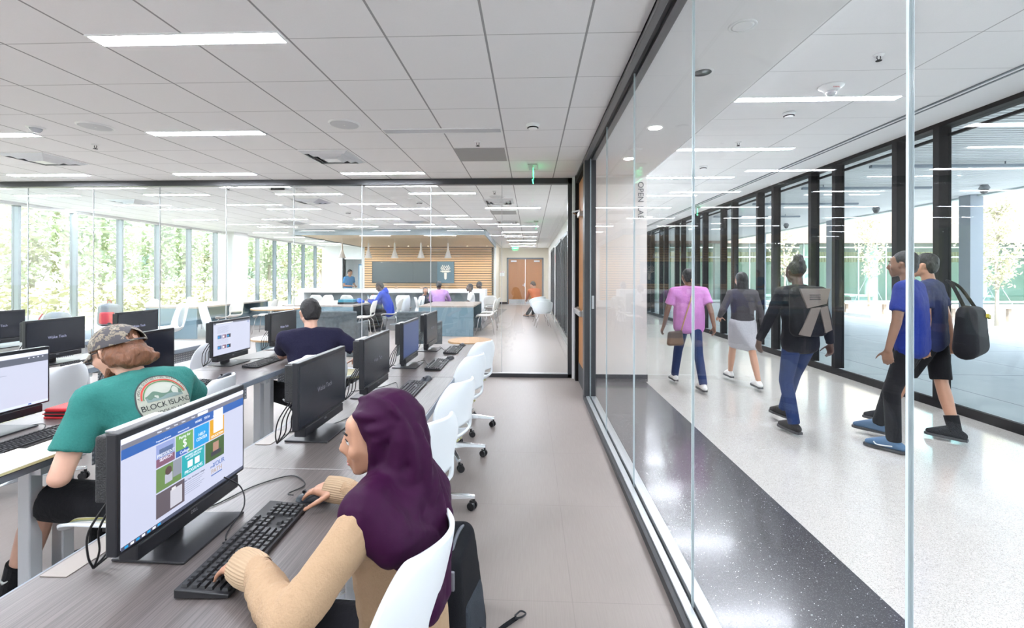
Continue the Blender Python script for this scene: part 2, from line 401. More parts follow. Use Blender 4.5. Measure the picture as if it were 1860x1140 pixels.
# ------------------------------------------------------------------ left facade
XL = -10.4
g = G(); g.box((XL - .15, -4, CE - .06), (XL + .05, 22.7, CE)); struct(g, 'trim_19', M_white)
g = G(); g.box((XL - .15, -4, 0), (XL + .05, 22.7, .12)); struct(g, 'trim_20', M_lmul)
ly = [10.06 + 1.17 * k - .06 for k in range(-12, 11)]
for i, y in enumerate(ly):
    g = G(); g.mi = 0; g.box((XL - .01, y, .12), (XL + .085, y + .05, CE - .06)); g.mi = 1; g.box((XL - .06, y - .005, .12), (XL - .01, y + .055, CE - .06))
    struct(g, 'trim_%d' % (60 + i), [M_lmul, M_gfr])
for i in range(len(ly) - 1):
    struct(G().box((XL - .03, ly[i] + .055, .12), (XL - .02, ly[i + 1], CE - .06)), 'window_%d' % (80 + i), M_pane2)
struct(G().box((XL - .1, 15.0, 0), (XL + .45, 15.75, CE)), 'wall_column', M_white)
# back wall of the lounge at the left with its alcove
YB = 22.7
g = G(); g.box((XL - .1, YB, 0), (-9.35, YB + .2, CE)); g.box((-9.35, YB, 2.32), (-7.7, YB + .2, CE)); g.box((-10.4, YB + 1.2, 0), (-7.6, YB + 1.3, CE)); g.box((-9.45, YB, 0), (-9.35, YB + 1.3, 2.6))
struct(g, 'wall_lounge_back', M_wall)
struct(G().box((-7.85, 21.15, 0), (-7.7, 24.2, CE)), 'wall_lounge_back', M_wall)

# ------------------------------------------------------------------ wood island: soffit, slat wall, screens
M_slat = mat('maple slat', (.80, .52, .27), .45, noise_=.10, scale=5, stretch=(.15, 1, 3))
M_dark = mat('dark reveal', (.05, .04, .035), .8)
M_wceil = mat('maple ceiling panel', (.74, .56, .36), .5, noise_=.18, scale=3.5, stretch=(.25, 2.4, 1))
M_fasc = mat('grey blue fascia', (.36, .42, .45), .6)
g = G(); g.poly([(-7.55, 14.4, 2.83), (-1.45, 14.4, 2.83), (-1.62, 21.0, 2.83), (-7.75, 21.0, 2.83)], (0, 0, .02)); struct(g, 'ceiling_wood', M_wceil)
g = G(); g.box((-7.55, 14.36, 2.80), (-1.45, 14.42, CE)); g.poly([(-1.45, 14.4, 2.80), (-1.40, 14.4, 2.80), (-1.57, 21, 2.80), (-1.62, 21, 2.80)], (0, 0, .18)); g.poly([(-7.60, 14.4, 2.80), (-7.55, 14.4, 2.80), (-7.75, 21, 2.80), (-7.80, 21, 2.80)], (0, 0, .18))
struct(g, 'trim_21', M_fasc)
struct(G().box((-7.72, 21.06, 0), (-1.64, 21.2, CE)), 'wall_wood_backing', M_dark)
g = G(); n = 22
for i in range(n):
    z0 = .42 + i * .1095
    if 1.18 < z0 + .05 < 2.16: g.box((-7.70, 21.0, z0), (-7.28, 21.06, z0 + .083)); g.box((-3.50, 21.0, z0), (-1.66, 21.06, z0 + .083))
    else: g.box((-7.70, 21.0, z0), (-1.66, 21.06, z0 + .083))
struct(g, 'wall_wood_slats', M_slat)
g = G(); g.box((-1.68, 20.97, .1), (-1.60, 21.3, CE)); struct(g, 'trim_22', M_wall)
g = G(); g.box((-7.7, 20.72, .12), (-1.50, 21.05, .40)); struct(g, 'trim_23', M_wall)
g = G(); g.box((-7.7, 20.70, 0), (-1.48, 21.05, .12)); struct(g, 'baseboard_wood', M_base)
g = G(); g.poly([(-7.7, 20.7, .001), (-7.7, 12.5, .001), (-1.35, 12.5, .001), (-1.05, 20.7, .001)], (0, 0, .004)); struct(g, 'trim_24', mat('dark tile inlay', (.12, .11, .11), .4))
M_scr = mat('dark display glass', (.055, .085, .105), .12)
t = empty('display_wall', (-5.4, 20.95, 1.66), 0, 'long dark double display set in the wood slat wall', 'screen')
G().box((-1.89, -.02, -.47), (-.0, .03, .47)).obj('screen', M_scr, t, bevel=.01); G().box((.0, -.02, -.47), (1.10, .03, .47)).obj('screen', M_scr, t, bevel=.01)
g = G(); g.box((-1.93, -.005, -.50), (1.12, .04, .50)); g.obj('frame', M_base, t)
def logo(parent, s, m, loc=(0, 0, 0), rot=0, th=.004):
    """torch emblem facing -Y (rot 0) or +Y (rot pi)"""
    g = G(); R = Matrix.Rotation(rot, 4, 'Z')
    def b(x0, z0, x1, z1, wd):
        d = Vector((x1 - x0, 0, z1 - z0)); nrm = Vector((-d.z, 0, d.x)).normalized() * wd / 2
        a = Vector((x0, 0, z0)); c = Vector((x1, 0, z1)); g.poly([(a + nrm) * s, (c + nrm) * s, (c - nrm) * s, (a - nrm) * s], (0, -th, 0))
    for sx in (-1, 1):
        b(sx * .03, .12, sx * .24, .50, .055); b(sx * .13, .12, sx * .32, .40, .045); b(sx * .22, .12, sx * .36, .30, .04)
        b(0, .30, sx * .10, .48, .04)
    b(-.38, .05, .38, .05, .07); b(-.26, -.01, .26, -.01, .04)
    g.poly([Vector(p) * s for p in ((-.10, 0, -.06), (.10, 0, -.06), (.09, 0, -.5), (0, 0, -.58), (-.09, 0, -.5))], (0, -th, 0))
    o = g.obj('emblem', m, parent); o.location = loc; o.rotation_euler = (0, 0, rot); return o
t = empty('emblem_panel', (-3.90, 20.95, 1.66), 0, 'blue panel with a white torch emblem beside the dark displays', 'sign')
G().box((-.39, -.02, -.49), (.39, .03, .49)).obj('panel', mat('teal blue panel', (.07, .17, .25), .4), t, bevel=.005)
logo(t, .62, M_plast, (0, -.022, .02))

# ------------------------------------------------------------------ light fixtures, vents, detectors
def strip(L=1.2, W=.115, mt=None):
    r = empty('ceiling_light', (0, 0, 0))
    G().box((-L / 2 + .012, -W / 2, -.006), (L / 2 - .012, W / 2, -.001)).obj('diffuser', mt or M_lamp, r)
    g = G(); g.box((-L / 2, -W / 2 - .012, -.008), (L / 2, -W / 2, -.0005)); g.box((-L / 2, W / 2, -.008), (L / 2, W / 2 + .012, -.0005)); g.box((-L / 2, -W / 2, -.008), (-L / 2 + .012, W / 2, -.0005)); g.box((L / 2 - .012, -W / 2, -.008), (L / 2, W / 2, -.0005))
    g.obj('trim', M_plast, r); return r
near = [(-2.11, 2.74), (-3.32, 4.565), (-5.72, 4.55), (-4.54, 6.42), (-7.03, 6.41), (-2.10, 6.445)]
nl = ['brightest long ceiling strip light, nearest, over the computer desks', 'lit ceiling strip between the two round speakers', 'lit ceiling strip at the left edge, beside the dome sensor', 'lit ceiling strip just in front of the glass partition, middle one of three', 'lit ceiling strip by the left square diffuser, in front of the glass partition', 'lit ceiling strip right of the middle square diffuser, in front of the partition']
p0 = strip()
for i, (x, y) in enumerate(near):
    o = p0 if i == 0 else copy_tree(p0); o.location = (x, y, CE); tag(o, nl[i], 'ceiling light', 'ceiling strips over the computer desks')
rows = {8.06: [-8.87, -6.41, -3.97, -1.56], 9.86: [-10.0, -7.59, -5.19, -2.75, -.38], 11.7: [-8.8, -6.4, -3.97, -1.57], 13.53: [-7.63, -5.16, -2.80, -.36],
        15.36: [-8.9, -.36], 17.2: [-9.2, -.36], 19.02: [-8.9, -.36], 20.85: [-9.2, -.36], 22.7: [-.36]}
words = {8.06: 'first row beyond the glass partition', 9.86: 'second row beyond the glass partition', 11.7: 'third row beyond the glass partition', 13.53: 'row just in front of the wood soffit',
         15.36: 'first row beside the wood soffit', 17.2: 'second row beside the wood soffit', 19.02: 'third row beside the wood soffit', 20.85: 'fourth row beside the wood soffit', 22.7: 'last strip before the wooden double doors'}
pos5 = ['far left of its row', 'left of centre in its row', 'middle of its row', 'right of centre in its row', 'right end of its row']
for y, xs in rows.items():
    for i, x in enumerate(xs):
        o = copy_tree(p0); o.location = (x, y, CE)
        wd = (pos5[[0, 1, 3, 4][i]] if len(xs) == 4 else pos5[i] if len(xs) == 5 else ('by the windows' if i == 0 and len(xs) == 2 else 'over the aisle'))
        tag(o, 'ceiling strip, ' + words[y] + ', ' + wd, 'ceiling light', 'ceiling strips over the lounge')
p1 = strip(mt=M_lampoff); p1.location = (-.887, 4.575, CE); tag(p1, 'unlit grey ceiling strip above the desk row', 'ceiling light')
for i, (x, y) in enumerate([(-.9, .9), (-3.3, .9), (-5.7, .9), (-2.1, -.95), (-4.5, -.95), (-.9, -2.8), (-3.3, -2.8), (-8.1, .9), (-7.0, -.95), (-5.7, -2.8), (-8.1, 4.55), (-9.4, 6.42)]):
    o = copy_tree(p0); o.location = (x, y, CE); tag(o, 'unseen lab ceiling strip, ' + ['right', 'middle', 'left', 'right of centre', 'left of centre', 'right', 'middle', 'far left', 'outer left', 'left', 'far left', 'far left'][i] + [' in the row above the camera', ' in the first row behind the camera', ' in the last row behind the camera', ' in the second row, past the edge', ' at the windows'][0 if i in (0, 1, 2, 7) else 1 if i in (3, 4, 8) else 2 if i in (5, 6, 9) else 3 if i == 10 else 4], 'ceiling light', 'ceiling strips behind the camera')
p2 = strip(1.60, .10)
for i, y in enumerate([4.70, 6.53, 8.39, 10.25, 12.1, 13.95, 15.8, 17.65, 2.87, 1.04, -.8, -2.6]):
    o = p2 if i == 0 else copy_tree(p2); o.location = (2.86, y, C2)
    tag(o, 'long white strip light in the corridor ceiling, ' + (['nearest one', 'second one', 'third one', 'fourth one', 'fifth one', 'sixth one', 'seventh one', 'farthest one'][i] + ' in view' if i < 8 else ['just above the picture', 'over the camera line', 'first behind the camera', 'last behind the camera'][i - 8]), 'ceiling light', 'corridor ceiling strips')
# square diffusers
def vent():
    r = empty('ceiling_vent', (0, 0, 0))
    g = G()
    for k, s in enumerate((.29, .215, .145)):
        z1, z0 = -.004 - .004 * k, -.030 - .012 * k; s2 = s - .05
        for a in range(4):
            R = Matrix.Rotation(a * math.pi / 2, 3, 'Z')
            g.quad(*[R @ Vector(p) for p in ((-s, -s, z1), (s, -s, z1), (s2, -s2, z0), (-s2, -s2, z0))])
    g.obj('louvres', mat('vent metal', (.62, .64, .66), .3, .55), r, solid=.002)
    G().box((-.09, -.09, -.05), (.09, .09, -.046)).obj('centre_plate', M_plast, r)
    G().box((-.26, -.26, -.002), (.26, .26, -.0005)).obj('duct_opening', M_base, r)
    g = G()
    for a, b_ in (((-.30, -.30), (.30, -.275)), ((-.30, .275), (.30, .30)), ((-.30, -.275), (-.275, .275)), ((.275, -.275), (.30, .275))): g.box((*a, -.006), (*b_, -.0005))
    g.obj('frame', M_plast, r); return r
vp = [(-6.10, 5.51), (-2.43, 5.53), (-4.3, 8.8), (-7.9, 8.8), (-.62, 8.95), (-.62, 12.4), (-3.1, 12.4), (-6.6, 12.4), (-.62, 16.2), (-.62, 20.0)]
vl = ['square slotted ceiling diffuser at the left, in front of the partition', 'square slotted ceiling diffuser in the middle, open on its back side', 'square ceiling diffuser beyond the glass, near the middle strip lights', 'square ceiling diffuser beyond the glass at the left', 'square ceiling diffuser over the aisle, nearest beyond the glass', 'square ceiling diffuser over the aisle, second beyond the glass', 'square ceiling diffuser in front of the wood soffit', 'square ceiling diffuser beyond the glass near the left windows', 'square ceiling diffuser over the aisle beside the wood soffit', 'square ceiling diffuser over the aisle before the double doors']
v0 = vent()
for i, (x, y) in enumerate(vp):
    o = v0 if i == 0 else copy_tree(v0); o.location = (x, y, CE); tag(o, vl[i], 'air vent', 'square ceiling diffusers')
for i, (x, y) in enumerate([(-.589, 5.51), (-.62, 10.6)]):
    tag(G().box((x - .29, y - .29, CE - .006), (x + .29, y + .29, CE - .001)).obj('return_grille', mat('perforated grey panel', (.36, .36, .36), .6, noise_=.2, scale=300)), 'flat grey perforated ceiling grille ' + ('in front of the partition' if i == 0 else 'beyond the glass partition'), 'grille', 'flat return grilles')
def speaker():
    r = empty('ceiling_speaker', (0, 0, 0)); G().lathe([(0, -.012), (.10, -.014), (.125, -.012), (.13, -.0105)], n=32).obj('grille', mat('speaker grille', (.62, .63, .65), .6), r, smooth=True)
    G().lathe([(.13, -.0105), (.135, -.014), (.145, -.010), (.148, -.0005)], n=32, cap=False).obj('rim', M_plast, r, smooth=True); G().lathe([(0, -.018), (.008, -.016), (.008, -.011)], n=12).obj('badge', M_plast, r); return r
s0 = speaker()
for i, (x, y, l) in enumerate([(-1.79, 4.34, 'large round white ceiling speaker near the middle of the lab'), (-4.26, 4.32, 'large round white ceiling speaker at the left'), (-3.9, 7.55, 'round ceiling speaker beyond the glass, left part'), (-.62, 8.45, 'round ceiling speaker beyond the glass over the aisle'), (-.05, 12.6, 'round ceiling speaker over the aisle, farther back')]):
    o = s0 if i == 0 else copy_tree(s0); o.location = (x, y, CE); tag(o, l, 'speaker', 'round ceiling speakers')
def sprinkler():
    r = empty('sprinkler', (0, 0, 0)); G().lathe([(.012, -.012), (.035, -.008), (.038, -.0005)], n=20).obj('escutcheon', M_plast, r, smooth=True)
    g = G(); g.tube([(-.012, 0, -.01), (-.014, 0, -.03), (0, 0, -.045)], .003); g.tube([(.012, 0, -.01), (.014, 0, -.03), (0, 0, -.045)], .003); g.lathe([(0, -.05), (.022, -.05), (.022, -.047), (0, -.045)], n=12); g.obj('deflector', M_fin, r); return r
s1 = sprinkler()
for i, (x, y, z, l) in enumerate([(-4.86, 4.93, CE, 'small sprinkler head in the lab ceiling, left of centre'), (-.573, 4.965, CE, 'small sprinkler head above the grey return grille'), (2.79, 3.79, C2, 'sprinkler head in the corridor ceiling, nearest'), (2.757, 6.2, C2, 'sprinkler head in the corridor ceiling, between the strip lights'), (-.62, 7.9, CE, 'sprinkler head just beyond the glass partition over the aisle'), (-5.0, 7.4, CE, 'sprinkler head just beyond the glass partition, left')]):
    o = s1 if i == 0 else copy_tree(s1); o.location = (x, y, z); tag(o, l, 'sprinkler', 'sprinkler heads')
def detector(strobe=False):
    r = empty('strobe_alarm' if strobe else 'smoke_detector', (0, 0, 0))
    if strobe:
        G().lathe([(0, -.052), (.055, -.05), (.075, -.03), (.105, -.012), (.108, -.0005)], n=28).obj('housing', M_plast, r, smooth=True)
        G().lathe([(0, -.085), (.03, -.082), (.045, -.07), (.05, -.05)], n=18).obj('lens', mat('clear lens', (.75, .75, .78), .1, .3), r, smooth=True)
        text('lettering', 'FIRE', .032, mat('red print', (.6, .06, .05), .5), (0, -.078, -.036), Euler((math.radians(55), 0, 0)), r)
    else:
        G().lathe([(0, -.05), (.035, -.05), (.042, -.044), (.052, -.030), (.055, -.018), (.062, -.014), (.062, -.0005)], n=24).obj('housing', M_plast, r, smooth=True)
        G().lathe([(.046, -.040), (.054, -.036), (.054, -.031), (.046, -.028)], n=24).obj('vents', M_fin, r)
    return r
d0 = detector(); d1 = detector(True)
for i, (x, y, z, l) in enumerate([(.022, 4.42, CE, 'white round smoke detector on the lab ceiling near the glass wall'), (2.812, 5.107, C2, 'white smoke detector on the corridor ceiling, nearest'), (2.80, 7.55, C2, 'white smoke detector on the corridor ceiling, farther one'), (-2.2, 9.0, CE, 'white smoke detector on the lounge ceiling, right of centre'), (-4.2, 10.4, CE, 'white smoke detector on the lounge ceiling, left of centre')]):
    o = d0 if i == 0 else copy_tree(d0); o.location = (x, y, z); tag(o, l, 'smoke detector', 'smoke detectors')
d1.location = (2.807, 4.40, C2); tag(d1, 'white corridor ceiling strobe with red FIRE print and clear lens', 'alarm')
r = empty('occupancy_sensor', (-4.886, 4.335, CE), 0, 'white dome sensor on the lab ceiling at the left', 'sensor')
G().lathe([(0, -.055), (.03, -.05), (.045, -.03), (.05, -.012)], n=24).obj('dome', mat('grey lens', (.5, .52, .56), .25), r, smooth=True); G().lathe([(.05, -.014), (.072, -.008), (.075, -.0005)], n=24, cap=False).obj('rim', M_plast, r, smooth=True)
r = empty('ceiling_projector', (-3.95, 7.15, CE), 0, 'white projector with a dark vent hung just beyond the partition', 'projector')
G().box((-.16, -.12, -.13), (.16, .12, -.05)).obj('body', M_plast, r, bevel=.02); G().box((-.12, -.125, -.125), (.10, -.119, -.08)).obj('vent', M_fin, r); G().cone((0, 0, -.05), (0, 0, -.001), .03).obj('mount', M_plast, r)
# downlights in the corridor soffit
def downlight(kind):
    r = empty('downlight', (0, 0, 0)); G().lathe([(.062, -.004), (.075, -.005), (.078, -.0005)], n=28, cap=False).obj('trim_ring', M_plast, r, smooth=True)
    if kind == 'lit': G().lathe([(0, -.003), (.062, -.003)], n=28).obj('lens', emis('downlight lens', (1, .97, .92), 12), r)
    elif kind == 'chrome': G().lathe([(.062, -.003), (.03, -.0015), (0, -.001)], n=28).obj('reflector', M_chrome, r, smooth=True)
    else: G().lathe([(0, -.005), (.05, -.005), (.062, -.004)], n=28).obj('cover', M_plast, r, smooth=True)
    return r
for x, y, k, l in [(1.233, 2.72, 'off', 'white blank round plate in the corridor soffit, nearest'), (1.227, 3.33, 'chrome', 'unlit downlight with chrome reflector in the corridor soffit'), (1.225, 4.56, 'lit', 'lit round downlight in the corridor soffit, nearer one'), (1.221, 5.75, 'lit', 'lit round downlight in the corridor soffit, farther one'), (1.212, 5.33, 'off', 'small white round plate between the two lit downlights'), (1.22, 1.5, 'lit', 'downlight in the soffit outside the photo')]:
    o = downlight(k); o.location = (x, y, CE); tag(o, l, 'downlight', 'round downlights in the soffit')
# exit signs
gm = emis('exit green', (.05, .75, .28), 1.6)
def exit_sign(loc, rz, label, z=CE):
    r = empty('exit_sign', (loc[0], loc[1], z), rz, label, 'exit sign'); G().box((-.15, -.06, -.016), (.15, .06, -.0005)).obj('housing', mat('satin aluminium', (.5, .5, .48), .35, .7), r, bevel=.003)
    G().box((-.14, -.005, -.20), (.14, .005, -.016)).obj('acrylic_panel', M_pane, r); text('lettering', 'EXIT', .16, gm, (0, -.0075, -.108), Euler((math.pi / 2, 0, 0)), r); G().box((-.14, -.006, -.206), (.14, .006, -.198)).obj('lit_edge', gm, r)
exit_sign((.032, 6.12), math.pi / 2 - .05, 'edge-on glass exit sign with green glow near the partition')
exit_sign((-.75, 22.9), 0, 'green EXIT sign over the wooden double doors')
exit_sign((.15, 12.3), math.pi / 2, 'edge-on exit sign beyond the partition over the aisle')
exit_sign((4.30, 12.0), math.pi / 2 - .4, 'green exit sign at the corridor facade', z=C2)
# pendants
def pendant():
    r = empty('pendant_lamp', (0, 0, 0))
    G().lathe([(.135, 0), (.13, .004), (.075, .17), (.036, .30), (.028, .50), (.022, .54), (.0, .545)], n=28).obj('shade', mat('spun aluminium shade', (.82, .80, .78), .3, .35), r, smooth=True)
    G().lathe([(0, .012), (.125, .012)], n=24).obj('bulb', emis('warm bulb', (1, .85, .62), 14), r)
    G().cone((0, 0, .54), (0, 0, .69), .003, .003, 6).obj('cord', M_plast, r); return r
q0 = pendant()
for i, px in enumerate([-6.76, -5.80, -4.85, -3.90, -2.93]):
    o = q0 if i == 0 else copy_tree(q0); o.location = (px, 16.2, 2.14); tag(o, 'white cone pendant lamp over the white counter, ' + ['leftmost of five', 'second from left', 'middle one of five', 'second from right', 'rightmost of five'][i], 'pendant lamp', 'cone pendants over the counter')
def wallwash():
    r = empty('recessed_spotlight', (0, 0, 0)); G().lathe([(.035, -.002), (.05, -.003), (.052, -.0005)], n=20, cap=False).obj('trim_ring', M_plast, r, smooth=True); G().lathe([(0, -.001), (.035, -.001)], n=20).obj('lens', emis('warm spot lens', (1, .86, .68), 5), r)
    ld = bpy.data.lights.new('spot', 'SPOT'); ld.energy = 12; ld.color = (1, .86, .70); ld.spot_size = 1.9; ld.spot_blend = .9; ld.shadow_soft_size = .04
    lo = bpy.data.objects.new('spot_lamp', ld); COL.objects.link(lo); lo.parent = r; lo.location = (0, 0, -.02); lo.rotation_euler = (.25, 0, 0); return r
u0 = wallwash()
for i in range(7):
    o = u0 if i == 0 else copy_tree(u0); o.location = (-7.2 + .88 * i, 20.25, 2.829); tag(o, 'small recessed spotlight over the slat wall, ' + ['leftmost', 'second from left', 'third from left', 'middle', 'third from right', 'second from right', 'rightmost'][i], 'spotlight', 'recessed spotlights over the slat wall')
# double doors at the end
for i, (a, b_, l) in enumerate([(-1.16, -.272, 'left'), (-.262, .62, 'right')]):
    dd = struct(G().box((a, YE - .02, .01), (b_, YE + .03, 2.38)), 'door_%d' % (i + 2), M_wood)
    struct(G().box((a + .02, YE - .028, .02), (b_ - .02, YE - .021, .26)), 'kick_plate', M_sill, parent=dd)
    s = 1 if i == 0 else -1; xx = b_ - .09 if i == 0 else a + .09
    if i == 0: struct(G().box((xx - .06, YE - .07, 1.0), (xx + .06, YE - .04, 1.03)).box((xx + .03, YE - .05, .93), (xx + .07, YE - .021, 1.12)), 'lever_handle', M_steel, parent=dd)
    cx = a + .28 if i == 0 else b_ - .28
    struct(G().box((cx - .15, YE - .10, 2.24), (cx + .15, YE - .021, 2.32)), 'closer', M_steel, parent=dd, bevel=.006)
g = G(); g.box((-1.24, YE - .03, 0), (-1.16, YE + .06, 2.46)); g.box((.62, YE - .03, 0), (.70, YE + .06, 2.46)); g.box((-1.24, YE - .03, 2.38), (.70, YE + .06, 2.46)); struct(g, 'trim_25', M_gfr)
r = empty('notice_board', (-1.50, YE - .012, 1.62), 0, 'small framed notice with red marks left of the double doors', 'notice'); G().box((-.13, 0, -.13), (.13, .01, .13)).obj('sheet', M_plast, r); G().box((-.11, -.004, .07), (-.03, 0, .10)).box((.02, -.004, .07), (.1, 0, .10)).obj('marks', mat('red ink', (.6, .08, .06), .5), r)
tag(G().box((.92, 16.9, 2.0), (.95, 17.1, 2.3)).obj('fire_alarm', mat('red alarm', (.7, .04, .03), .4), bevel=.006), 'small red fire alarm box on the far right wall', 'alarm')
# ------------------------------------------------------------------ outside: ground, courtyard, canopy
def m_paving():
    m = bpy.data.materials.new('concrete paving'); t, b = nodes(m); tc, o = objxyz(t)
    n = t.nodes.new('ShaderNodeTexNoise'); n.inputs['Scale'].default_value = 3; n.inputs['Detail'].default_value = 8; t.links.new(tc.outputs['Object'], n.inputs['Vector'])
    c = mixc(t, n.outputs[0], (.36, .40, .42), (.46, .49, .50))
    f = mth(t, 'MAXIMUM', line_mask(t, o[0], 2.4, 1.1, .02), line_mask(t, o[1], 2.4, .3, .02))
    t.links.new(mixc(t, f, c, (.18, .19, .2)), b.inputs['Base Color']); b.inputs['Roughness'].default_value = .8; return m
struct(G().box((4.85, -10, -.3), (60, 80, -.03)), 'ground', m_paving())
struct(G().box((12.6, 17.5, -.03), (60, 25.2, .03)), 'ground_gravel', mat('pale gravel', (.48, .46, .43), .9, noise_=.25, scale=60))
g = G(); g.box((12.4, 17.2, -.03), (60, 17.5, .10)); g.box((12.4, 17.5, -.03), (12.6, 25.2, .10)); struct(g, 'trim_26', mat('grey kerb', (.36, .38, .40), .8))
struct(G().box((-160, -60, -.6), (XL - .1, 160, -.25)), 'ground_meadow', mat('dry meadow', (.26, .26, .15), .95, noise_=.3, scale=2))
struct(G().box((XL - 3.2, -6, -.25), (XL - .2, 26, -.20)), 'ground_path', mat('pale path', (.4, .4, .38), .9, noise_=.1, scale=5))
M_ext = mat('canopy white slat', (.78, .79, .80), .6)
g = G(); y = -6.0
while y < 34: g.box((4.98, y, 3.50), (10.8, y + .062, 3.508)); y += .10
struct(g, 'ceiling_canopy', M_ext)
struct(G().box((4.92, -6, 3.53), (10.9, 34, 3.60)), 'ceiling_canopy', mat('canopy void', (.22, .22, .23), .8))
struct(G().box((10.8, -6, 3.46), (11.0, 34, 3.95)), 'trim_27', mat('canopy fascia', (.55, .62, .62), .5))
M_cast = mat('grey steel column', (.20, .24, .29), .5)
for i, y in enumerate([11.5, 16.6, 21.7, 26.8]):
    struct(G().box((10.62, y, -.03), (10.92, y + .3, 3.5)), 'trim_%d' % (110 + i), M_cast)
for i, (y, z) in enumerate([(8.2, 3.42), (10.2, 3.42), (12.4, 3.42), (15.0, 3.42)]):
    r = empty('canopy_light', (7.25, y, z), 0, 'unlit dark linear lamp under the canopy, ' + ['nearest', 'second', 'third', 'farthest'][i], 'lamp', 'linear lamps under the canopy')
    G().box((-1.35, -.04, -.02), (1.35, .04, .03)).obj('housing', M_cast, r, bevel=.005); G().cone((-.9, 0, .03), (-.9, 0, .08), .01).cone((.9, 0, .03), (.9, 0, .08), .01).obj('hanger', M_cast, r)
for i, (x, y) in enumerate([(9.8, 10.3), (9.8, 13.4), (9.6, 17.6)]):
    r = empty('dome_camera', (x, y, 3.50), 0, 'small dark dome camera under the canopy, ' + ['nearest', 'middle', 'farthest'][i], 'camera', 'dome cameras under the canopy')
    G().lathe([(0, -.20), (.05, -.18), (.075, -.12), (.08, -.09)], n=16).obj('dome', M_black, r, smooth=True); G().lathe([(.08, -.10), (.10, -.08), (.06, 0)], n=16).obj('mount', M_gfr, r, smooth=True)
# building across the courtyard
M_stone = mat('pale limestone', (.24, .20, .165), .8, noise_=.06, scale=1.2, stretch=(1, 1, 6))
M_tglass = glass('green tinted glass', (.74, .87, .83), refl=.8)
def building():
    r = empty('courtyard_building', (0, 0, 0), 0, 'pale stone building with green glass ground floor across the courtyard', 'building')
    G().box((4.9, 26.3, 3.5), (44, 32, 5.1)).obj('stone_band', M_stone, r)
    g = G()
    for i, x in enumerate([4.9, 8.2, 11.0, 14.0, 17.8, 20.6, 24.6, 27.4, 31, 34.6]): g.box((x, 26.5, 5.1), (x + (1.3 if i % 2 else 1.9), 32, 9.0))
    g.box((4.9, 26.4, 5.1), (44, 26.5, 5.2)); g.obj('upper_wall', mat('tan panel', (.42, .36, .32), .7), r)
    G().box((4.9, 26.9, 5.2), (44, 26.95, 9.0)).obj('upper_glazing', mat('teal glass panel', (.22, .50, .50), .15), r)
    G().box((4.9, 26.25, 3.36), (44, 26.35, 3.5)).obj('ledge', mat('ledge brown', (.25, .20, .18), .6), r)
    g = G(); 
    for i in range(26): g.box((4.9 + 1.5 * i, 26.48, .1), (4.95 + 1.5 * i, 26.56, 3.4))
    g.box((4.9, 26.46, .05), (44, 26.58, .16)); g.box((4.9, 26.46, 2.55), (44, 26.58, 2.62)); g.obj('mullions', mat('mullion teal', (.30, .36, .36), .4), r)
    G().box((4.9, 26.52, .16), (44, 26.54, 3.36)).obj('glazing', M_tglass, r)
    g = G(); g.box((4.9, 29.5, -.03), (44, 29.7, 2.45)); g.box((4.9, 31.5, 2.4), (44, 31.9, 3.4)); g.obj('lobby_wall', mat('pale lobby wall', (.42, .47, .43), .6), r)
    g = G()
    for i in range(150): g.box((4.9 + .16 * i, 29.3, 2.40), (5.0 + .16 * i, 29.5, 3.02))
    g.obj('wood_screen', mat('bamboo screen', (.62, .46, .22), .6), r)
    g = G(); g.box((4.9, 26.6, -.03), (44, 31.8, .0)); g.obj('lobby_floor', mat('lobby floor', (.25, .25, .24), .5), r)
    g = G()
    for x in (16.2, 19.9, 26.0): g.cone((x, 27.6, 0), (x, 27.6, 3.36), .33)
    g.obj('round_columns', M_plast, r, smooth=False)
building()
r = empty('window_blind_block', (0, 0, 0)); bpy.data.objects.remove(r)
# lobby seats seen through the green glass
M_seatg = mat('pale seat', (.72, .76, .74), .6)
for i, x in enumerate([13.9, 15.6, 17.3, 19.0, 22.4, 25.5]):
    t = empty('lobby_bench', (x, 27.3, 0), 0, 'pale lobby bench behind the green glass, ' + ['leftmost', 'second from left', 'third from left', 'third from right', 'second from right', 'rightmost'][i], 'bench', 'lobby benches across the courtyard')
    G().box((-.7, -.3, .30), (.7, .3, .46)).obj('seat', M_seatg, t, bevel=.06); G().box((-.6, -.25, 0), (.6, .25, .30)).obj('plinth', M_cast, t)

def leaves(g, c, rad, n, size, rnd, flat=1.0):
    for _ in range(n):
        while True:
            p = Vector((rnd.uniform(-1, 1), rnd.uniform(-1, 1), rnd.uniform(-1, 1)))
            if .25 < p.length < 1: break
        q = Vector(c) + Vector((p.x * rad[0], p.y * rad[1], p.z * rad[2]))
        R = Euler((rnd.uniform(-1.2, 1.2), rnd.uniform(-1.2, 1.2), rnd.uniform(0, 6.3))).to_matrix(); s = size * rnd.uniform(.6, 1.3)
        vs = [g.b.verts.new(q + R @ Vector(v) * s) for v in ((0, -.5, 0), (.28, -.1, .05), (.16, .32, 0), (0, .55, -.03), (-.16, .32, 0), (-.28, -.1, .05))]
        f = g.b.faces.new(vs); f.material_index = g.mi
M_bark = mat('pale bark', (.42, .36, .30), .9, noise_=.2, scale=20)
M_leaf = [mat('leaf %d' % i, c, .6, noise_=.35, scale=1.5) for i, c in enumerate([(.52, .58, .40), (.62, .61, .42), (.48, .60, .52), (.46, .44, .30)])]
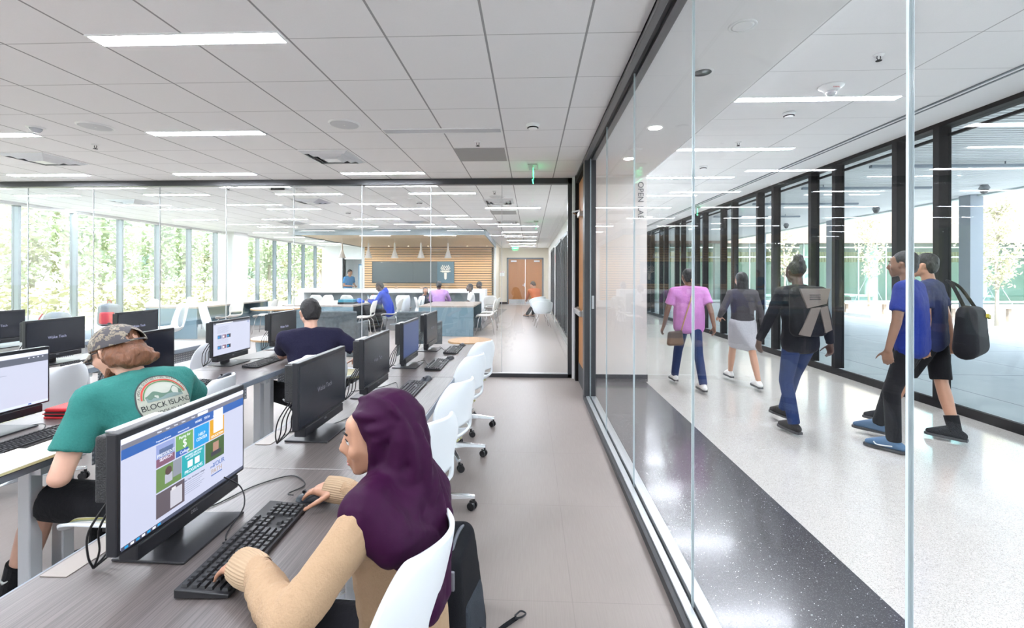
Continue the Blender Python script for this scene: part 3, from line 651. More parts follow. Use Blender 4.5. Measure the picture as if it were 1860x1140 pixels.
def young_tree(name, loc, h, w, seed, label, n=1500):
    rnd = random.Random(seed); r = empty(name, loc, 0, label, 'tree'); g = G()
    g.tube([(0, 0, 0), (.02, 0, h * .3), (-.03, .02, h * .6), (.0, 0, h * .95)], [.055, .045, .03, .008], 8); br = []
    for i in range(34):
        z = h * rnd.uniform(.28, .9); a = rnd.uniform(0, 6.3); L = w * (1.1 - abs(z / h - .5)) * rnd.uniform(.5, 1); e = Vector((math.cos(a) * L * .75, math.sin(a) * L * .75, z + L * 1.0)); br.append(((0, 0, z), e)); g.tube([(0, 0, z), (e.x * .5, e.y * .5, z + L * .35), e], [.016, .01, .004], 5)
    g.obj('trunk', M_bark, r, smooth=True); g = G()
    for k in range(n):
        a, e = rnd.choice(br); t = rnd.uniform(.25, 1.05); p = Vector(a).lerp(e, t) + Vector((rnd.gauss(0, .10), rnd.gauss(0, .10), rnd.gauss(0, .10)))
        R = Euler((rnd.uniform(-1.2, 1.2), rnd.uniform(-1.2, 1.2), rnd.uniform(0, 6.3))).to_matrix(); s = .11 * rnd.uniform(.6, 1.2)
        g.b.faces.new([g.b.verts.new(p + R @ Vector(v) * s) for v in ((0, -.5, 0), (.28, -.1, .05), (.16, .32, 0), (0, .55, -.03), (-.16, .32, 0), (-.28, -.1, .05))])
    g.obj('foliage', M_leaf[1], r); g = G()
    for k in range(3):
        a = k * 2.1 + seed; g.tube([(math.cos(a) * .75, math.sin(a) * .75, 0), (math.cos(a) * .04, math.sin(a) * .04, h * .34)], .012, 5)
    g.obj('guy_stakes', M_lmul, r); return r
young_tree('young_tree', (16.7, 23.3, 0.03), 4.6, 1.25, 3, 'young staked tree with loose yellow green crown in front of the pale wall', 1500)
young_tree('young_tree', (14.55, 14.9, -.03), 4.0, .95, 5, 'young staked tree left of the banner lamp post, nearest the window', 2000)
young_tree('young_tree', (17.3, 18.4, .03), 4.8, .9, 8, 'young staked tree just behind the nearest courtyard tree', 1300)
young_tree('young_tree', (12.9, 27.0 - 3.2, .03), 4.8, 1.0, 11, 'young tree seen between the dark facade fins further left', 900)
# lamp post with banner
r = empty('courtyard_lamp_post', (18.55, 17.6, -.03), 0, 'tall square grey lamp post carrying a blue banner', 'lamp post')
G().box((-.15, -.15, 0), (.15, .15, 4.35)).obj('post', mat('silver blue post', (.42, .48, .56), .4, .3), r, bevel=.01); G().box((-.15, -.15, 4.2), (1.0, .15, 4.38)).obj('lamp_arm', MATS['silver blue post'], r, bevel=.01)
G().cone((.1, 0, 2.95), (.85, 0, 2.95), .012).cone((.1, 0, 1.98), (.85, 0, 1.98), .012).obj('banner_rods', M_lmul, r)
G().box((.22, -.004, 2.0), (.78, .004, 2.94)).obj('banner', mat('banner blue', (.03, .28, .62), .7), r)
e = logo(r, .42, M_plast, (.50, -.006, 2.56)); text('banner_text', 'WAKE TECH', .085, M_plast, (.50, -.008, 2.13), Euler((math.pi / 2, 0, 0)), r)
text('banner_text', 'CAMPUS', .05, M_plast, (.50, -.008, 2.06), Euler((math.pi / 2, 0, 0)), r)
r2 = G(); r2.box((.15, -.06, 3.05), (.42, .06, 3.12)); r2.lathe([(0, 0), (.10, .03), (.14, .10), (.1, .14), (0, .15)], (.5, 0, 2.98), 12); r2.obj('globe_camera', M_plast, r)
# benches, bin, table
M_bw = mat('bench wood', (.42, .33, .27), .7)
for i, (x, y, L) in enumerate([(15.4, 16.3, 2.3), (18.8, 16.2, 1.9), (13.2, 18.6, 1.8)]):
    r = empty('slatted_bench', (x, y, -.03), 0, 'backless slatted bench on two posts, ' + ['in front of the courtyard tree', 'at the right edge behind the bin', 'left of the courtyard trees'][i], 'bench', 'courtyard benches')
    g = G(); [g.box((-L / 2, -.2 + .1 * k, .46), (L / 2, -.12 + .1 * k, .50)) for k in range(4)]; g.obj('seat_slats', M_bw, r)
    for s in (-1, 1): G().box((s * L * .4 - .05, -.05, 0), (s * L * .4 + .05, .05, .46)).obj('leg', M_bw, r)
r = empty('litter_bin', (17.35, 15.85, -.03), 0, 'dark round litter bin on the courtyard gravel', 'bin'); G().cone((0, 0, 0), (0, 0, .62), .15, .16, 20).obj('body', M_cast, r); G().lathe([(.17, .62), (.17, .68), (.1, .72), (0, .72)], n=20).obj('lid', M_fin, r)
r = empty('cafe_table', (13.3, 20.2, .03), 0, 'small grey cafe table on a single stem in the courtyard', 'table'); G().box((-.5, -.35, .68), (.5, .35, .73)).obj('top', M_lmul, r, bevel=.01); G().cone((0, 0, 0), (0, 0, .68), .07).obj('stem', M_cast, r); 
# ------------------------------------------------------------------ forest and meadow at the left
def crown(seed, R, H, n, mi):
    rnd = random.Random(seed); g = G()
    for k in range(26):
        a = rnd.uniform(0, 6.3); rr = R * rnd.uniform(.1, .8); z = H * rnd.uniform(.15, .95); q = R * (.32 + .2 * rnd.random()) * (1.15 - abs(z / H - .45))
        leaves(g, (math.cos(a) * rr * (1.2 - z / H), math.sin(a) * rr * (1.2 - z / H), z), (q, q, q * .8), n // 26, .42, rnd)
    g.mi = 0; return g
fv = []
for i, (R, H, mi) in enumerate([(3.6, 11, 0), (3.2, 9, 1), (3.9, 12, 2)]):
    r = empty('forest_tree', (0, 0, 0)); crown(20 + i, R, H, 3600, mi).obj('crown', M_leaf[mi], r)
    g = G(); g.tube([(0, 0, 0), (.1, .1, H * .4), (0, 0, H * .85)], [.22, .16, .05], 7); g.obj('trunk', M_bark, r); fv.append(r)
rnd = random.Random(4); k = 0
fl = ['dense mid green', 'yellowish', 'bluish green']
for row, (x0, y0, y1, n) in enumerate([(-33, 20, 84, 8), (-42, 16, 100, 10), (-51, 22, 118, 11)]):
    for i in range(n):
        v = rnd.randrange(3); y = y0 + (y1 - y0) * (i + .5) / n; x = x0 + rnd.uniform(-.6, .6)
        # the first copies reuse the originals
        o = fv[v] if not fv[v].get('used') else copy_tree(fv[v])
        fv[v]['used'] = 1; o.location = (x, y, -.3); o.rotation_euler = (0, 0, rnd.uniform(0, 6)); s = rnd.uniform(.95, 1.08) * (1.0, 1.08, 1.18)[row]; o.scale = (s, s, s)
        tag(o, fl[v] + ' leafy tree in the ' + ('front', 'middle', 'back')[row] + ' row of the woods outside the left windows', 'tree', fl[v] + ' trees, ' + ('front', 'middle', 'back')[row] + ' row of the woods'); k += 1
for v in fv:
    if 'used' in v: del v['used']
for o in bpy.data.objects:
    if 'used' in o: del o['used']
rnd = random.Random(9); g = G()
for i in range(330):
    x = rnd.uniform(-31, -17); y = rnd.uniform(12, 66); h = rnd.uniform(.5, 1.5) * (.7 + .5 * (-x - 17) / 14)
    leaves(g, (x, y, h * .5 - .25), (h * .9, h * .9, h * .55), 34, .30, rnd)
tag(g.obj('meadow_brush', M_leaf[3]), 'pale yellow brush of the meadow before the woods', 'brush', kind='stuff')
# ------------------------------------------------------------------ furniture of the lab
def m_lam():
    m = bpy.data.materials.new('brown grey laminate'); t, b = nodes(m); tc, o = objxyz(t)
    mp = t.nodes.new('ShaderNodeMapping'); mp.inputs['Scale'].default_value = (330, 5, 1); t.links.new(tc.outputs['Object'], mp.inputs[0])
    n = t.nodes.new('ShaderNodeTexNoise'); n.inputs['Scale'].default_value = 1; n.inputs['Detail'].default_value = 3; t.links.new(mp.outputs[0], n.inputs['Vector'])
    r = t.nodes.new('ShaderNodeValToRGB'); r.color_ramp.elements[0].position = .36; r.color_ramp.elements[1].position = .64
    r.color_ramp.elements[0].color = (.088, .074, .070, 1); r.color_ramp.elements[1].color = (.155, .134, .127, 1)
    t.links.new(n.outputs[0], r.inputs[0]); t.links.new(r.outputs[0], b.inputs['Base Color']); b.inputs['Roughness'].default_value = .3; b.inputs['Specular IOR Level'].default_value = .55
    return m
M_lam = m_lam()
M_edgeb = mat('blue grey edge band', (.20, .235, .28), .45)
def m_perf():
    m = bpy.data.materials.new('perforated steel'); t, b = nodes(m); tc, o = objxyz(t)
    a = mth(t, 'SUBTRACT', mth(t, 'FRACT', mth(t, 'DIVIDE', mth(t, 'ADD', o[1], 50), .024)), .5); c = mth(t, 'SUBTRACT', mth(t, 'FRACT', mth(t, 'DIVIDE', o[2], .024)), .5)
    d = mth(t, 'SQRT', mth(t, 'ADD', mth(t, 'MULTIPLY', a, a), mth(t, 'MULTIPLY', c, c)))
    t.links.new(mixc(t, mth(t, 'LESS_THAN', d, .26), (.28, .30, .34), (.75, .78, .82)), b.inputs['Base Color']); b.inputs['Roughness'].default_value = .4; return m
M_perf = m_perf()
M_silver = mat('silver powder coat', (.60, .62, .65), .35, .3)
def desk(xl, xr, y0, y1, label, group, flaps=()):
    r = empty('computer_desk', ((xl + xr) / 2, (y0 + y1) / 2, 0), 0, label, 'desk', group); hx = (xr - xl) / 2; hy = (y1 - y0) / 2
    o = G().box((-hx, -hy + .001, .712), (hx, hy - .001, .74)).obj('desktop', M_lam, r, bevel=.003)
    g = G(); g.box((hx, -hy + .001, .700), (hx + .006, hy - .001, .738)); g.box((-hx - .006, -hy + .001, .700), (-hx, hy - .001, .738)); g.obj('edge_band', M_edgeb, r)
    for sy in (-1, 1):
        for sx in (-1, 1):
            yy = sy * (hy - .07)
            g = G(); g.box((sx * (hx - .09) - .028, yy - .028, .02), (sx * (hx - .09) + .028, yy + .028, .712)); g.cone((sx * (hx - .09), yy, 0), (sx * (hx - .09), yy, .02), .03, .03, 12); g.obj('leg', M_silver, r, bevel=.006)
    g = G(); g.box((-hx + .02, -hy + .05, .66), (hx - .02, -hy + .09, .711)); g.box((-hx + .02, hy - .09, .66), (hx - .02, hy - .05, .711)); g.obj('cross_rail', M_silver, r)
    G().box((hx - .10, -hy + .22, .575), (hx - .094, hy - .22, .705)).obj('perforated_tray', M_perf, r)
    for yw in flaps:
        yy = yw - (y0 + y1) / 2
        G().box((-hx + .012, yy - .13, .7395), (-hx + .085, yy + .06, .7425)).obj('cable_flap', mat('beige flap', (.27, .235, .21), .4), r, bevel=.001)
    return r
rowdef = [('A', -1.285, -.588, [.0, 1.82, 3.51, 5.20], 'brown grey desk in the row nearest the glass wall, '),
          ('B', -2.785, -2.085, [.30, 1.98, 3.66, 5.32], 'brown grey desk in the row behind the capped student, '),
          ('C', -4.43, -3.70, [1.98, 3.66, 5.34], 'brown grey desk in the third row, '),
          ('D', -5.95, -5.22, [1.98, 3.66, 5.34], 'brown grey desk in the row nearest the far left windows, ')]
for nme, xl, xr, ys, lb in rowdef:
    n = len(ys) - 1
    for i in range(n):
        w_ = (['nearest section', 'middle section', 'far section'] if n == 3 else ['near section', 'far section'])[i]
        desk(xl, xr, ys[i], ys[i + 1], lb + w_, 'computer desks', [q for q in {'A': (1.27, 2.2, 3.02, 3.92, 4.75), 'B': (2.12, 3.0, 3.92, 4.77)}.get(nme, (3.9, 4.77)) if ys[i] + .2 < q < ys[i + 1] - .1])
M_bez = mat('black monitor plastic', (.012, .013, .017), .32)
M_off = mat('dark screen', (.020, .022, .030), .22)
M_offd = mat('standby screen', (.014, .016, .024), .2)
M_perfb = mat('perforated black casing', (.012, .012, .014), .4, noise_=.9, scale=260, bump=.6)
M_sback = mat('dark stand plate', (.045, .045, .05), .35, .4)
M_cab = mat('black cable', (.01, .01, .012), .45)
M_logo = mat('dim logo print', (.30, .31, .34), .4)
SW, SH = .494, .276
def monitor(kind='standby', cpu=True):
    """faces +Y; z=0 is the desk top"""
    r = empty('computer_monitor', (0, 0, 0)); z0, z1 = .092, .395
    fr = G().box((-.257, -.030, z0), (.257, .0, z1)).obj('bezel', M_bez, r, bevel=.004)
    mt = {'standby': M_offd, 'dark': M_off, 'page': emis('page white', (.60, .63, .80), .23), 'page2': emis('page pale', (.62, .65, .80), .23), 'blue': emis('blue desktop', (.035, .06, .17), .25)}[kind if kind in ('standby', 'dark', 'blue', 'page2') else 'page']
    sc = G().box((-SW / 2, -.001, z0 + .013), (SW / 2, .0012, z0 + .013 + SH - .004)).obj('screen', mt, r)
    G().box((-.22, -.05, z0 - .044), (.20, .004, z0 + .001)).obj('sound_bar', M_bez, r, bevel=.006)
    text('brand_mark', 'DELL', .013, M_logo, (0, .0062, z0 - .014), TEXTROT, r, ext=.0002)
    g = G(); g.box((-.045, -.085, .006), (.045, -.055, .30)); g.box((-.05, -.056, .16), (.05, -.029, .26)); g.obj('stand_neck', M_bez, r, bevel=.005)
    G().poly([(-.125, -.135, 0), (.125, -.135, 0), (.135, .075, 0), (-.135, .075, 0)], (0, 0, .007)).obj('stand_base', M_sback, r, bevel=.002)
    if cpu:
        G().box((.04, -.075, .215), (.238, -.031, .382)).obj('mini_computer', M_perfb, r, bevel=.006)
        G().box((.05, -.073, .383), (.21, -.03, .387)).obj('top_cover', mat('pale grey cover', (.42, .42, .43), .4), r)
        for k in range(4):
            G().tube(wire([(.12 + .03 * k, -.06, .215), (.15 + .02 * k, -.085 - .01 * k, .13), (.12 + .02 * k, -.11 - .012 * k, .05), (.16, -.15, .004)]), .0028, 6).obj('cable', M_cab, r, smooth=True)
    return r, sc
def prt(par, u0, v0, u1, v1, m, lift=.0018, name='page_tile'):
    z1 = .092 + .013 + SH - .004
    return G().box((SW / 2 - u1 * SW, .0012, z1 - v1 * SH), (SW / 2 - u0 * SW, lift, z1 - v0 * SH)).obj(name, m, par)
def ptx(par, s, size, u, v, m, name='page_text', shear=0):
    z1 = .092 + .013 + SH - .004
    return text(name, s, size, m, (SW / 2 - u * SW, .0024, z1 - v * SH), TEXTROT, par, ext=.00015, shear=shear)
def E_(n, c, s=.25): return emis('px ' + n, c, s)
W_ = E_('white', (.80, .83, .95), .27); NV = E_('navy', (.03, .12, .42)); GY = E_('toolbar', (.20, .20, .25)); DK = E_('ink', (.04, .05, .10), .3)
def page_college(sc):
    prt(sc, 0, 0, 1, .045, W_); prt(sc, 0, .05, 1, .095, GY); prt(sc, 0, .095, 1, .185, NV)
    ptx(sc, 'WAKE', .010, .545, .14, W_); ptx(sc, 'TECH', .010, .62, .14, W_)
    for u, s in [(.27, 'Programs & Courses'), (.42, 'Admissions & Aid'), (.72, 'Student Services')]: ptx(sc, s, .0062, u, .162, W_)
    for u in (.24, .30, .36, .42, .50): ptx(sc, 'About' if u < .3 else 'News', .006, u, .073, W_)
    prt(sc, .54, .055, .63, .088, W_, .0022)
    prt(sc, .22, .20, .353, .42, E_('photo sky', (.28, .34, .62))); prt(sc, .24, .25, .34, .33, E_('photo tower', (.10, .15, .30)), .002); prt(sc, .22, .34, .353, .42, E_('photo brick', (.22, .10, .16)), .002)
    ptx(sc, 'PRESIDENT\nSEARCH', .0125, .287, .335, W_)
    prt(sc, .362, .20, .499, .42, E_('green', (.16, .36, .10))); prt(sc, .362, .36, .46, .42, NV, .002)
    ptx(sc, 'Paying for', .0115, .43, .23, W_); ptx(sc, '$', .032, .43, .305, W_); ptx(sc, 'College', .0125, .43, .39, W_)
    prt(sc, .51, .20, .641, .42, E_('cyan', (.02, .32, .70))); ptx(sc, 'HELP\nCENTER', .013, .575, .32, W_)
    prt(sc, .652, .20, .79, .42, E_('orange', (.70, .36, .02))); ptx(sc, 'EDUCATION', .010, .72, .395, W_)
    prt(sc, .685, .10, .775, .36, W_, .0028)
    prt(sc, .22, .435, .405, .665, E_('photo grass', (.14, .24, .08))); prt(sc, .34, .435, .405, .60, E_('photo path', (.26, .28, .34)), .002)
    g = G(); z1 = .092 + .013 + SH - .004; g.lathe([(0, 0), (.010, .0006), (.012, .0007)], (SW / 2 - .305 * SW, .0018, z1 - .50 * SH), 12, Matrix.Rotation(-math.pi / 2, 3, 'X')); g.obj('page_picture', E_('photo hair', (.10, .06, .06)), sc)
    prt(sc, .28, .53, .335, .62, E_('photo shirt', (.45, .46, .55)), .0022)
    prt(sc, .41, .435, .60, .665, E_('teal', (.02, .38, .42))); ptx(sc, 'DEGREES, DIPLOMAS\nand CERTIFICATE', .0078, .505, .475, W_); ptx(sc, 'PROGRAMS', .0145, .505, .63, W_)
    prt(sc, .455, .52, .495, .59, W_, .0022); prt(sc, .515, .52, .555, .59, W_, .0022)
    prt(sc, .61, .435, .79, .665, E_('photo leaves', (.06, .12, .04))); prt(sc, .68, .47, .735, .57, E_('photo face', (.42, .24, .18)), .0021); prt(sc, .66, .57, .76, .62, E_('photo jacket', (.05, .05, .07)), .0021)
    prt(sc, .22, .68, .43, .92, E_('photo kitchen', (.12, .10, .12))); prt(sc, .32, .72, .41, .90, E_('photo chef', (.55, .55, .62)), .002); prt(sc, .33, .70, .36, .73, E_('photo hat', (.7, .7, .72)), .0022)
    ptx(sc, 'Wake Tech: Workforce Colleges', .0068, .51, .715, DK)
    for k in range(6): prt(sc, .43, .745 + k * .022, .60 - .02 * (k % 3), .751 + k * .022, E_('body text', (.35, .38, .5)), .0018, 'page_line')
    ptx(sc, 'FIND', .009, .675, .74, NV); ptx(sc, 'YOUR', .021, .735, .73, NV); ptx(sc, 'PATH', .021, .715, .80, E_('path gold', (.45, .34, .22))); prt(sc, .665, .835, .77, .845, NV)
    prt(sc, 0, .965, 1, 1, E_('taskbar', (.06, .07, .11), .3))
    for k in range(7): prt(sc, .02 + .035 * k, .972, .04 + .035 * k, .993, W_ if k % 2 else E_('cyan', 0), .0022, 'task_icon')
def page_blank(sc):
    prt(sc, 0, 0, 1, .07, W_); prt(sc, 0, .08, 1, .20, E_('dark bar', (.09, .10, .13), .35)); prt(sc, .40, .36, .60, .364, DK)
    for k in range(4): prt(sc, .80 + .045 * k, .10, .815 + .045 * k, .115, W_, .0022, 'task_icon')
    prt(sc, 0, .955, 1, 1, E_('white bar', (.5, .55, .68), .35)); prt(sc, .80, .965, .83, .985, NV, .0022, 'task_icon')
def page_list(sc):
    prt(sc, 0, 0, 1, .045, E_('dark bar', 0)); prt(sc, .06, .01, .5, .04, W_, .0022)
    for v in (.38, .70):
        for k in range(3): prt(sc, .10 + .12 * k, v, .20 + .12 * k, v + .11, [E_('photo tower', 0), E_('photo brick', 0), E_('photo jacket', 0)][k]); prt(sc, .11 + .12 * k, v + .03, .15 + .12 * k, v + .09, [E_('cyan', 0), W_, E_('cyan', 0)][k], .002)
    for k in range(9): prt(sc, .10, .12 + k * .024, .40 - .03 * (k % 3), .127 + k * .024, E_('body text', 0), .0018, 'page_line')
    for k in range(5): prt(sc, .10, .52 + k * .03, .38, .526 + k * .03, E_('body text', 0), .0018, 'page_line')
    prt(sc, .93, .06, .955, .10, NV)
def standby_text(sc, dim=False):
    ptx(sc, 'Wake Tech', .034, .5, .52, emis('dim lettering', (.12, .12, .15), .22) if dim else emis('standby lettering', (.35, .37, .55), .3))
RZ = -math.pi / 2
mons = [(-1.012, 1.335, 'college', 'dark framed monitor showing the colourful college web page, nearest the woman in the headscarf'),
        (-1.02, 2.235, 'dark', 'switched off black monitor directly behind the college web page monitor'),
        (-1.005, 2.985, 'dark', 'black monitor third along the desk row beside the glass wall'),
        (-1.03, 3.94, 'blue', 'narrow looking monitor with a blue lit screen'),
        (-1.03, 4.79, 'dark', 'last black monitor of the row beside the glass wall'),
        (-2.62, 2.14, 'blank', 'monitor with a white page and dark toolbar at the left edge'),
        (-2.63, 3.03, 'standby', 'black standby monitor directly right of the camouflage cap'),
        (-2.63, 3.95, 'list', 'monitor showing a pale page with small pictures'),
        (-2.63, 4.80, 'standby', 'black standby monitor with faint white lettering left of the man in the navy shirt'),
        (-4.2, 3.905, 'standby', 'wide black standby monitor left of the camouflage cap'),
        (-4.22, 4.78, 'standby', 'black standby monitor above the camouflage cap'),
        (-5.66, 4.66, 'standby', 'black standby monitor cut by the left picture edge')]
for x, y, k, l in mons:
    kk = {'college': 'page', 'blank': 'page2', 'list': 'page2'}.get(k, k)
    r, sc = monitor(kk); r.location = (x, y, .741); r.rotation_euler = (0, 0, RZ + (.02 if k == 'college' else 0)); tag(r, l, 'monitor', 'computer monitors')
    if k == 'college': page_college(sc)
    elif k == 'blank': page_blank(sc)
    elif k == 'list': page_list(sc)
    elif k in ('standby', 'dark'): standby_text(sc, k == 'dark')
# keyboards
M_key = mat('black keycap', (.017, .017, .019), .42); M_kb = mat('black keyboard case', (.012, .012, .014), .35)
def keyboard():
    """long axis x, user side +Y (same facing as the monitor); z=0 desk"""
    r = empty('keyboard', (0, 0, 0))
    G().poly([(-.221, .068, .003), (-.221, -.065, .003), (-.221, -.065, .024), (-.221, .068, .012)], (.442, 0, 0)).obj('case', M_kb, r, bevel=.002)
    g = G(); P = .0187
    def key(cx, row, w=1.0):
        y = .052 - row * P - (.006 if row == 5 else 0); z = .0125 + (.068 - y) * .09; h = .006; a = P * w / 2 - .0016; b = P / 2 - .0016
        lo = [(cx - a, y - b, z), (cx + a, y - b, z + 0), (cx + a, y + b, z - .001), (cx - a, y + b, z - .001)]; hi = [(cx + sx * (a - .0022), y + sy * (b - .002), z + h) for sx, sy in ((-1, -1), (1, -1), (1, 1), (-1, 1))]
        v = [g.b.verts.new(p) for p in lo + hi]
        for q in ((4, 5, 6, 7), (0, 1, 5, 4), (1, 2, 6, 5), (2, 3, 7, 6), (3, 0, 4, 7)): g.b.faces.new([v[i] for i in q])
    X0 = .212          # viewer's left is local +x
    rowsk = [[1.4, 1.2, 1.2, 6, 1.2, 1.2, 1.2, 1.4], [2.3] + [1] * 10 + [2.5], [1.8] + [1] * 11 + [2.0], [1.5] + [1] * 12 + [1.3], [1] * 13 + [1.9], [1, .6] + [1] * 12]
    for ri, rw in enumerate(rowsk):
        s = 15.0 / sum(rw); x = X0
        for k_ in rw: ww = k_ * s * .98; key(x - P * ww / 2, ri, ww - .02); x -= P * ww
        for c in range(3):
            if ri in (0, 3, 4, 5) or (ri == 1 and c == 1): key(X0 - P * (15.4 + c), ri)
        if ri < 5:
            for c in range(4): key(X0 - P * (18.9 + c), ri)
    g.obj('keys', M_key, r)
    G().cone((0, -.065, .012), (0, -.085, .008), .003).obj('cable_stub', M_cab, r); return r
def mouse():
    r = empty('computer_mouse', (0, 0, 0)); g = G()
    prof = [(.0, -.062, .004), (.022, -.055, .012), (.030, -.03, .024), (.031, 0, .033), (.031, .03, .034), (.028, .05, .024), (.012, .063, .008)]
    rings = []
    for w_, y, h in prof:
        rings.append([g.b.verts.new((max(w_, .006) * math.cos(math.pi * i / 8), y, h * math.sin(math.pi * i / 8))) for i in range(9)])
    for a, b in zip(rings, rings[1:]):
        for i in range(8): g.b.faces.new((a[i], a[i + 1], b[i + 1], b[i]))
    g.b.faces.new(rings[0]); g.b.faces.new(rings[-1][::-1]); bmesh.ops.recalc_face_normals(g.b, faces=g.b.faces)
    g.obj('shell', mat('grey black mouse', (.035, .04, .05), .3), r, smooth=True); G().cone((-.004, -.035, .026), (.004, -.035, .026), .006, .006, 10).obj('wheel', M_cab, r); return r
kb0 = keyboard(); ms0 = mouse()
# RZ turns local +Y to world +X, local -x to world +Y
kbs = [(-.803, 1.295, 'black keyboard under the left hand of the woman in the headscarf', .04), (-.80, 2.28, 'black keyboard half hidden by the purple headscarf', 0), (-.815, 3.08, 'black keyboard just above the purple headscarf', 0), (-.81, 3.96, 'black keyboard fourth along the desk row', .02), (-.80, 4.74, 'farthest keyboard of the desk row beside the glass wall', 0),
       (-2.33, 2.10, 'black keyboard above the open notebook', 0), (-2.36, 3.98, 'black keyboard before the monitor with the pale page', .0), (-2.36, 4.78, 'keyboard left of the navy shirt', 0), (-3.92, 3.95, 'light struck keyboard left of the camouflage cap', 0), (-5.42, 4.1, 'keyboard at the left edge, farthest row', 0), (-2.36, 3.05, 'keyboard hidden behind the teal shirt', 0)]
for i, (x, y, l, a) in enumerate(kbs):
    o = kb0 if i == 0 else copy_tree(kb0); o.location = (x, y, .741); o.rotation_euler = (0, 0, RZ + a); tag(o, l, 'keyboard', 'black keyboards')
mss = [(-.755, 1.575, 'grey mouse under the right hand of the woman in the headscarf', .0), (-.78, 3.40, 'black mouse just above the headscarf keyboard', 1.3), (-.755, 4.26, 'black mouse fourth along the desk row', 1.3), (-.76, 5.05, 'farthest mouse of the desk row beside the glass wall', 1.3), (-2.33, 3.42, 'black mouse right of the teal shirt', 1.2), (-2.33, 4.32, 'black mouse left of the navy shirt', 1.2)]
for i, (x, y, l, a) in enumerate(mss):
    o = ms0 if i == 0 else copy_tree(ms0); o.location = (x, y, .741); o.rotation_euler = (0, 0, RZ + a); tag(o, l, 'mouse', 'computer mice')
def cable(pts, label, r=.0022):
    tag(G().tube(wire(pts, 8), r, 6).obj('desk_cable', M_cab, smooth=True), label, 'cable', 'thin black desk cables')
zt = .7435
cable([(-.83, 1.575, zt + .01), (-.86, 1.60, zt + .004), (-.84, 1.68, zt), (-.93, 1.75, zt), (-1.02, 1.66, zt), (-1.07, 1.52, zt), (-1.13, 1.45, zt), (-1.2, 1.42, zt)], 'thin black mouse cable looping behind the nearest monitor')
cable([(-.885, 1.30, zt + .01), (-.92, 1.36, zt), (-.94, 1.47, zt + .02), (-.97, 1.50, zt + .07), (-1.0, 1.46, zt + .12)], 'thin black keyboard cable hanging from the nearest monitor')
for (y, l) in [(2.28, 'second'), (3.08, 'third'), (3.96, 'fourth'), (4.74, 'fifth')]:
    cable([(-.89, y, zt), (-.93, y + .10, zt), (-.98, y + .22, zt), (-1.03, y + .10, zt), (-1.12, y + .02, zt), (-1.2, y - .05, zt)], 'loose keyboard cable beside the ' + l + ' monitor of the near row')
cable([(-2.43, 3.98, zt), (-2.48, 4.1, zt), (-2.50, 4.22, zt), (-2.6, 4.15, zt), (-2.72, 4.1, zt)], 'loose keyboard cable beside the pale page monitor')
cable([(-2.41, 2.12, zt), (-2.46, 2.22, zt), (-2.55, 2.30, zt), (-2.62, 2.25, zt)], 'keyboard cable under the white page monitor')
# notebook, paper, red binder, pen on the capped student's desk
def book():
    r = empty('open_notebook', (-2.19, 1.74, .741), -.04, 'open yellow edged notebook at the left picture edge', 'notebook')
    G().box((-.14, -.20, 0), (.14, .20, .010)).obj('pages', mat('yellow page edges', (.62, .58, .32), .8), r); G().box((-.14, -.20, .010), (.14, .20, .013)).obj('top_sheet', mat('cream paper', (.78, .74, .64), .8), r); G().box((-.145, -.205, -.001), (.145, .205, .0005)).obj('cover', M_cab, r)
book()
r = empty('loose_sheet', (-2.20, 2.08, .7425), .12, 'cream loose leaf sheet under the student\'s writing hand', 'paper'); G().box((-.11, -.14, 0), (.11, .14, .002)).obj('sheet', mat('cream paper', 0), r); G().cone((.10, -.11, .0015), (.10, -.11, .0025), .004).cone((.10, .11, .0015), (.10, .11, .0025), .004).obj('punch_holes', M_cab, r)
r = empty('red_binder', (-2.50, 2.56, .741), .05, 'thick red zip binder lying behind the white page monitor', 'binder')
M_red = mat('red nylon', (.55, .012, .02), .5, bump=.2, scale=200)
G().box((-.15, -.17, .035), (.15, .17, .056)).obj('cover', M_red, r, bevel=.012); G().box((-.148, -.168, .012), (.148, .168, .036)).obj('body', M_cab, r, bevel=.004); G().box((-.152, -.172, .024), (.152, .172, .029)).obj('zip', M_red, r); G().box((-.15, -.17, 0), (.15, .17, .012)).obj('back_cover', M_red, r, bevel=.003)
# ------------------------------------------------------------------ chairs
M_shell = mat('white chair shell', (.80, .84, .87), .32)
def m_stripe(name, cols):
    m = bpy.data.materials.new(name); t, b = nodes(m); tc, o = objxyz(t)
    n = t.nodes.new('ShaderNodeTexNoise'); n.inputs['Scale'].default_value = 3; t.links.new(tc.outputs['Object'], n.inputs['Vector'])
    x = mth(t, 'ADD', mth(t, 'MULTIPLY', o[0], 1.0), mth(t, 'MULTIPLY', n.outputs[0], .012))
    f = mth(t, 'FRACT', mth(t, 'DIVIDE', mth(t, 'ADD', x, 5), .042)); r = t.nodes.new('ShaderNodeValToRGB'); r.color_ramp.interpolation = 'CONSTANT'
    for i, (p, c) in enumerate(cols):
        e = r.color_ramp.elements[i] if i < 2 else r.color_ramp.elements.new(p); e.position = p; e.color = (*c, 1)
    t.links.new(f, r.inputs[0]); t.links.new(r.outputs[0], b.inputs['Base Color']); b.inputs['Roughness'].default_value = .9; return m
M_stripe = m_stripe('olive striped fabric', [(0, (.33, .30, .08)), (.22, (.60, .56, .46)), (.34, (.22, .20, .14)), (.48, (.50, .47, .20)), (.66, (.66, .63, .55)), (.80, (.20, .22, .18))])
M_cush2 = mat('blue grey pad', (.10, .14, .18), .9)
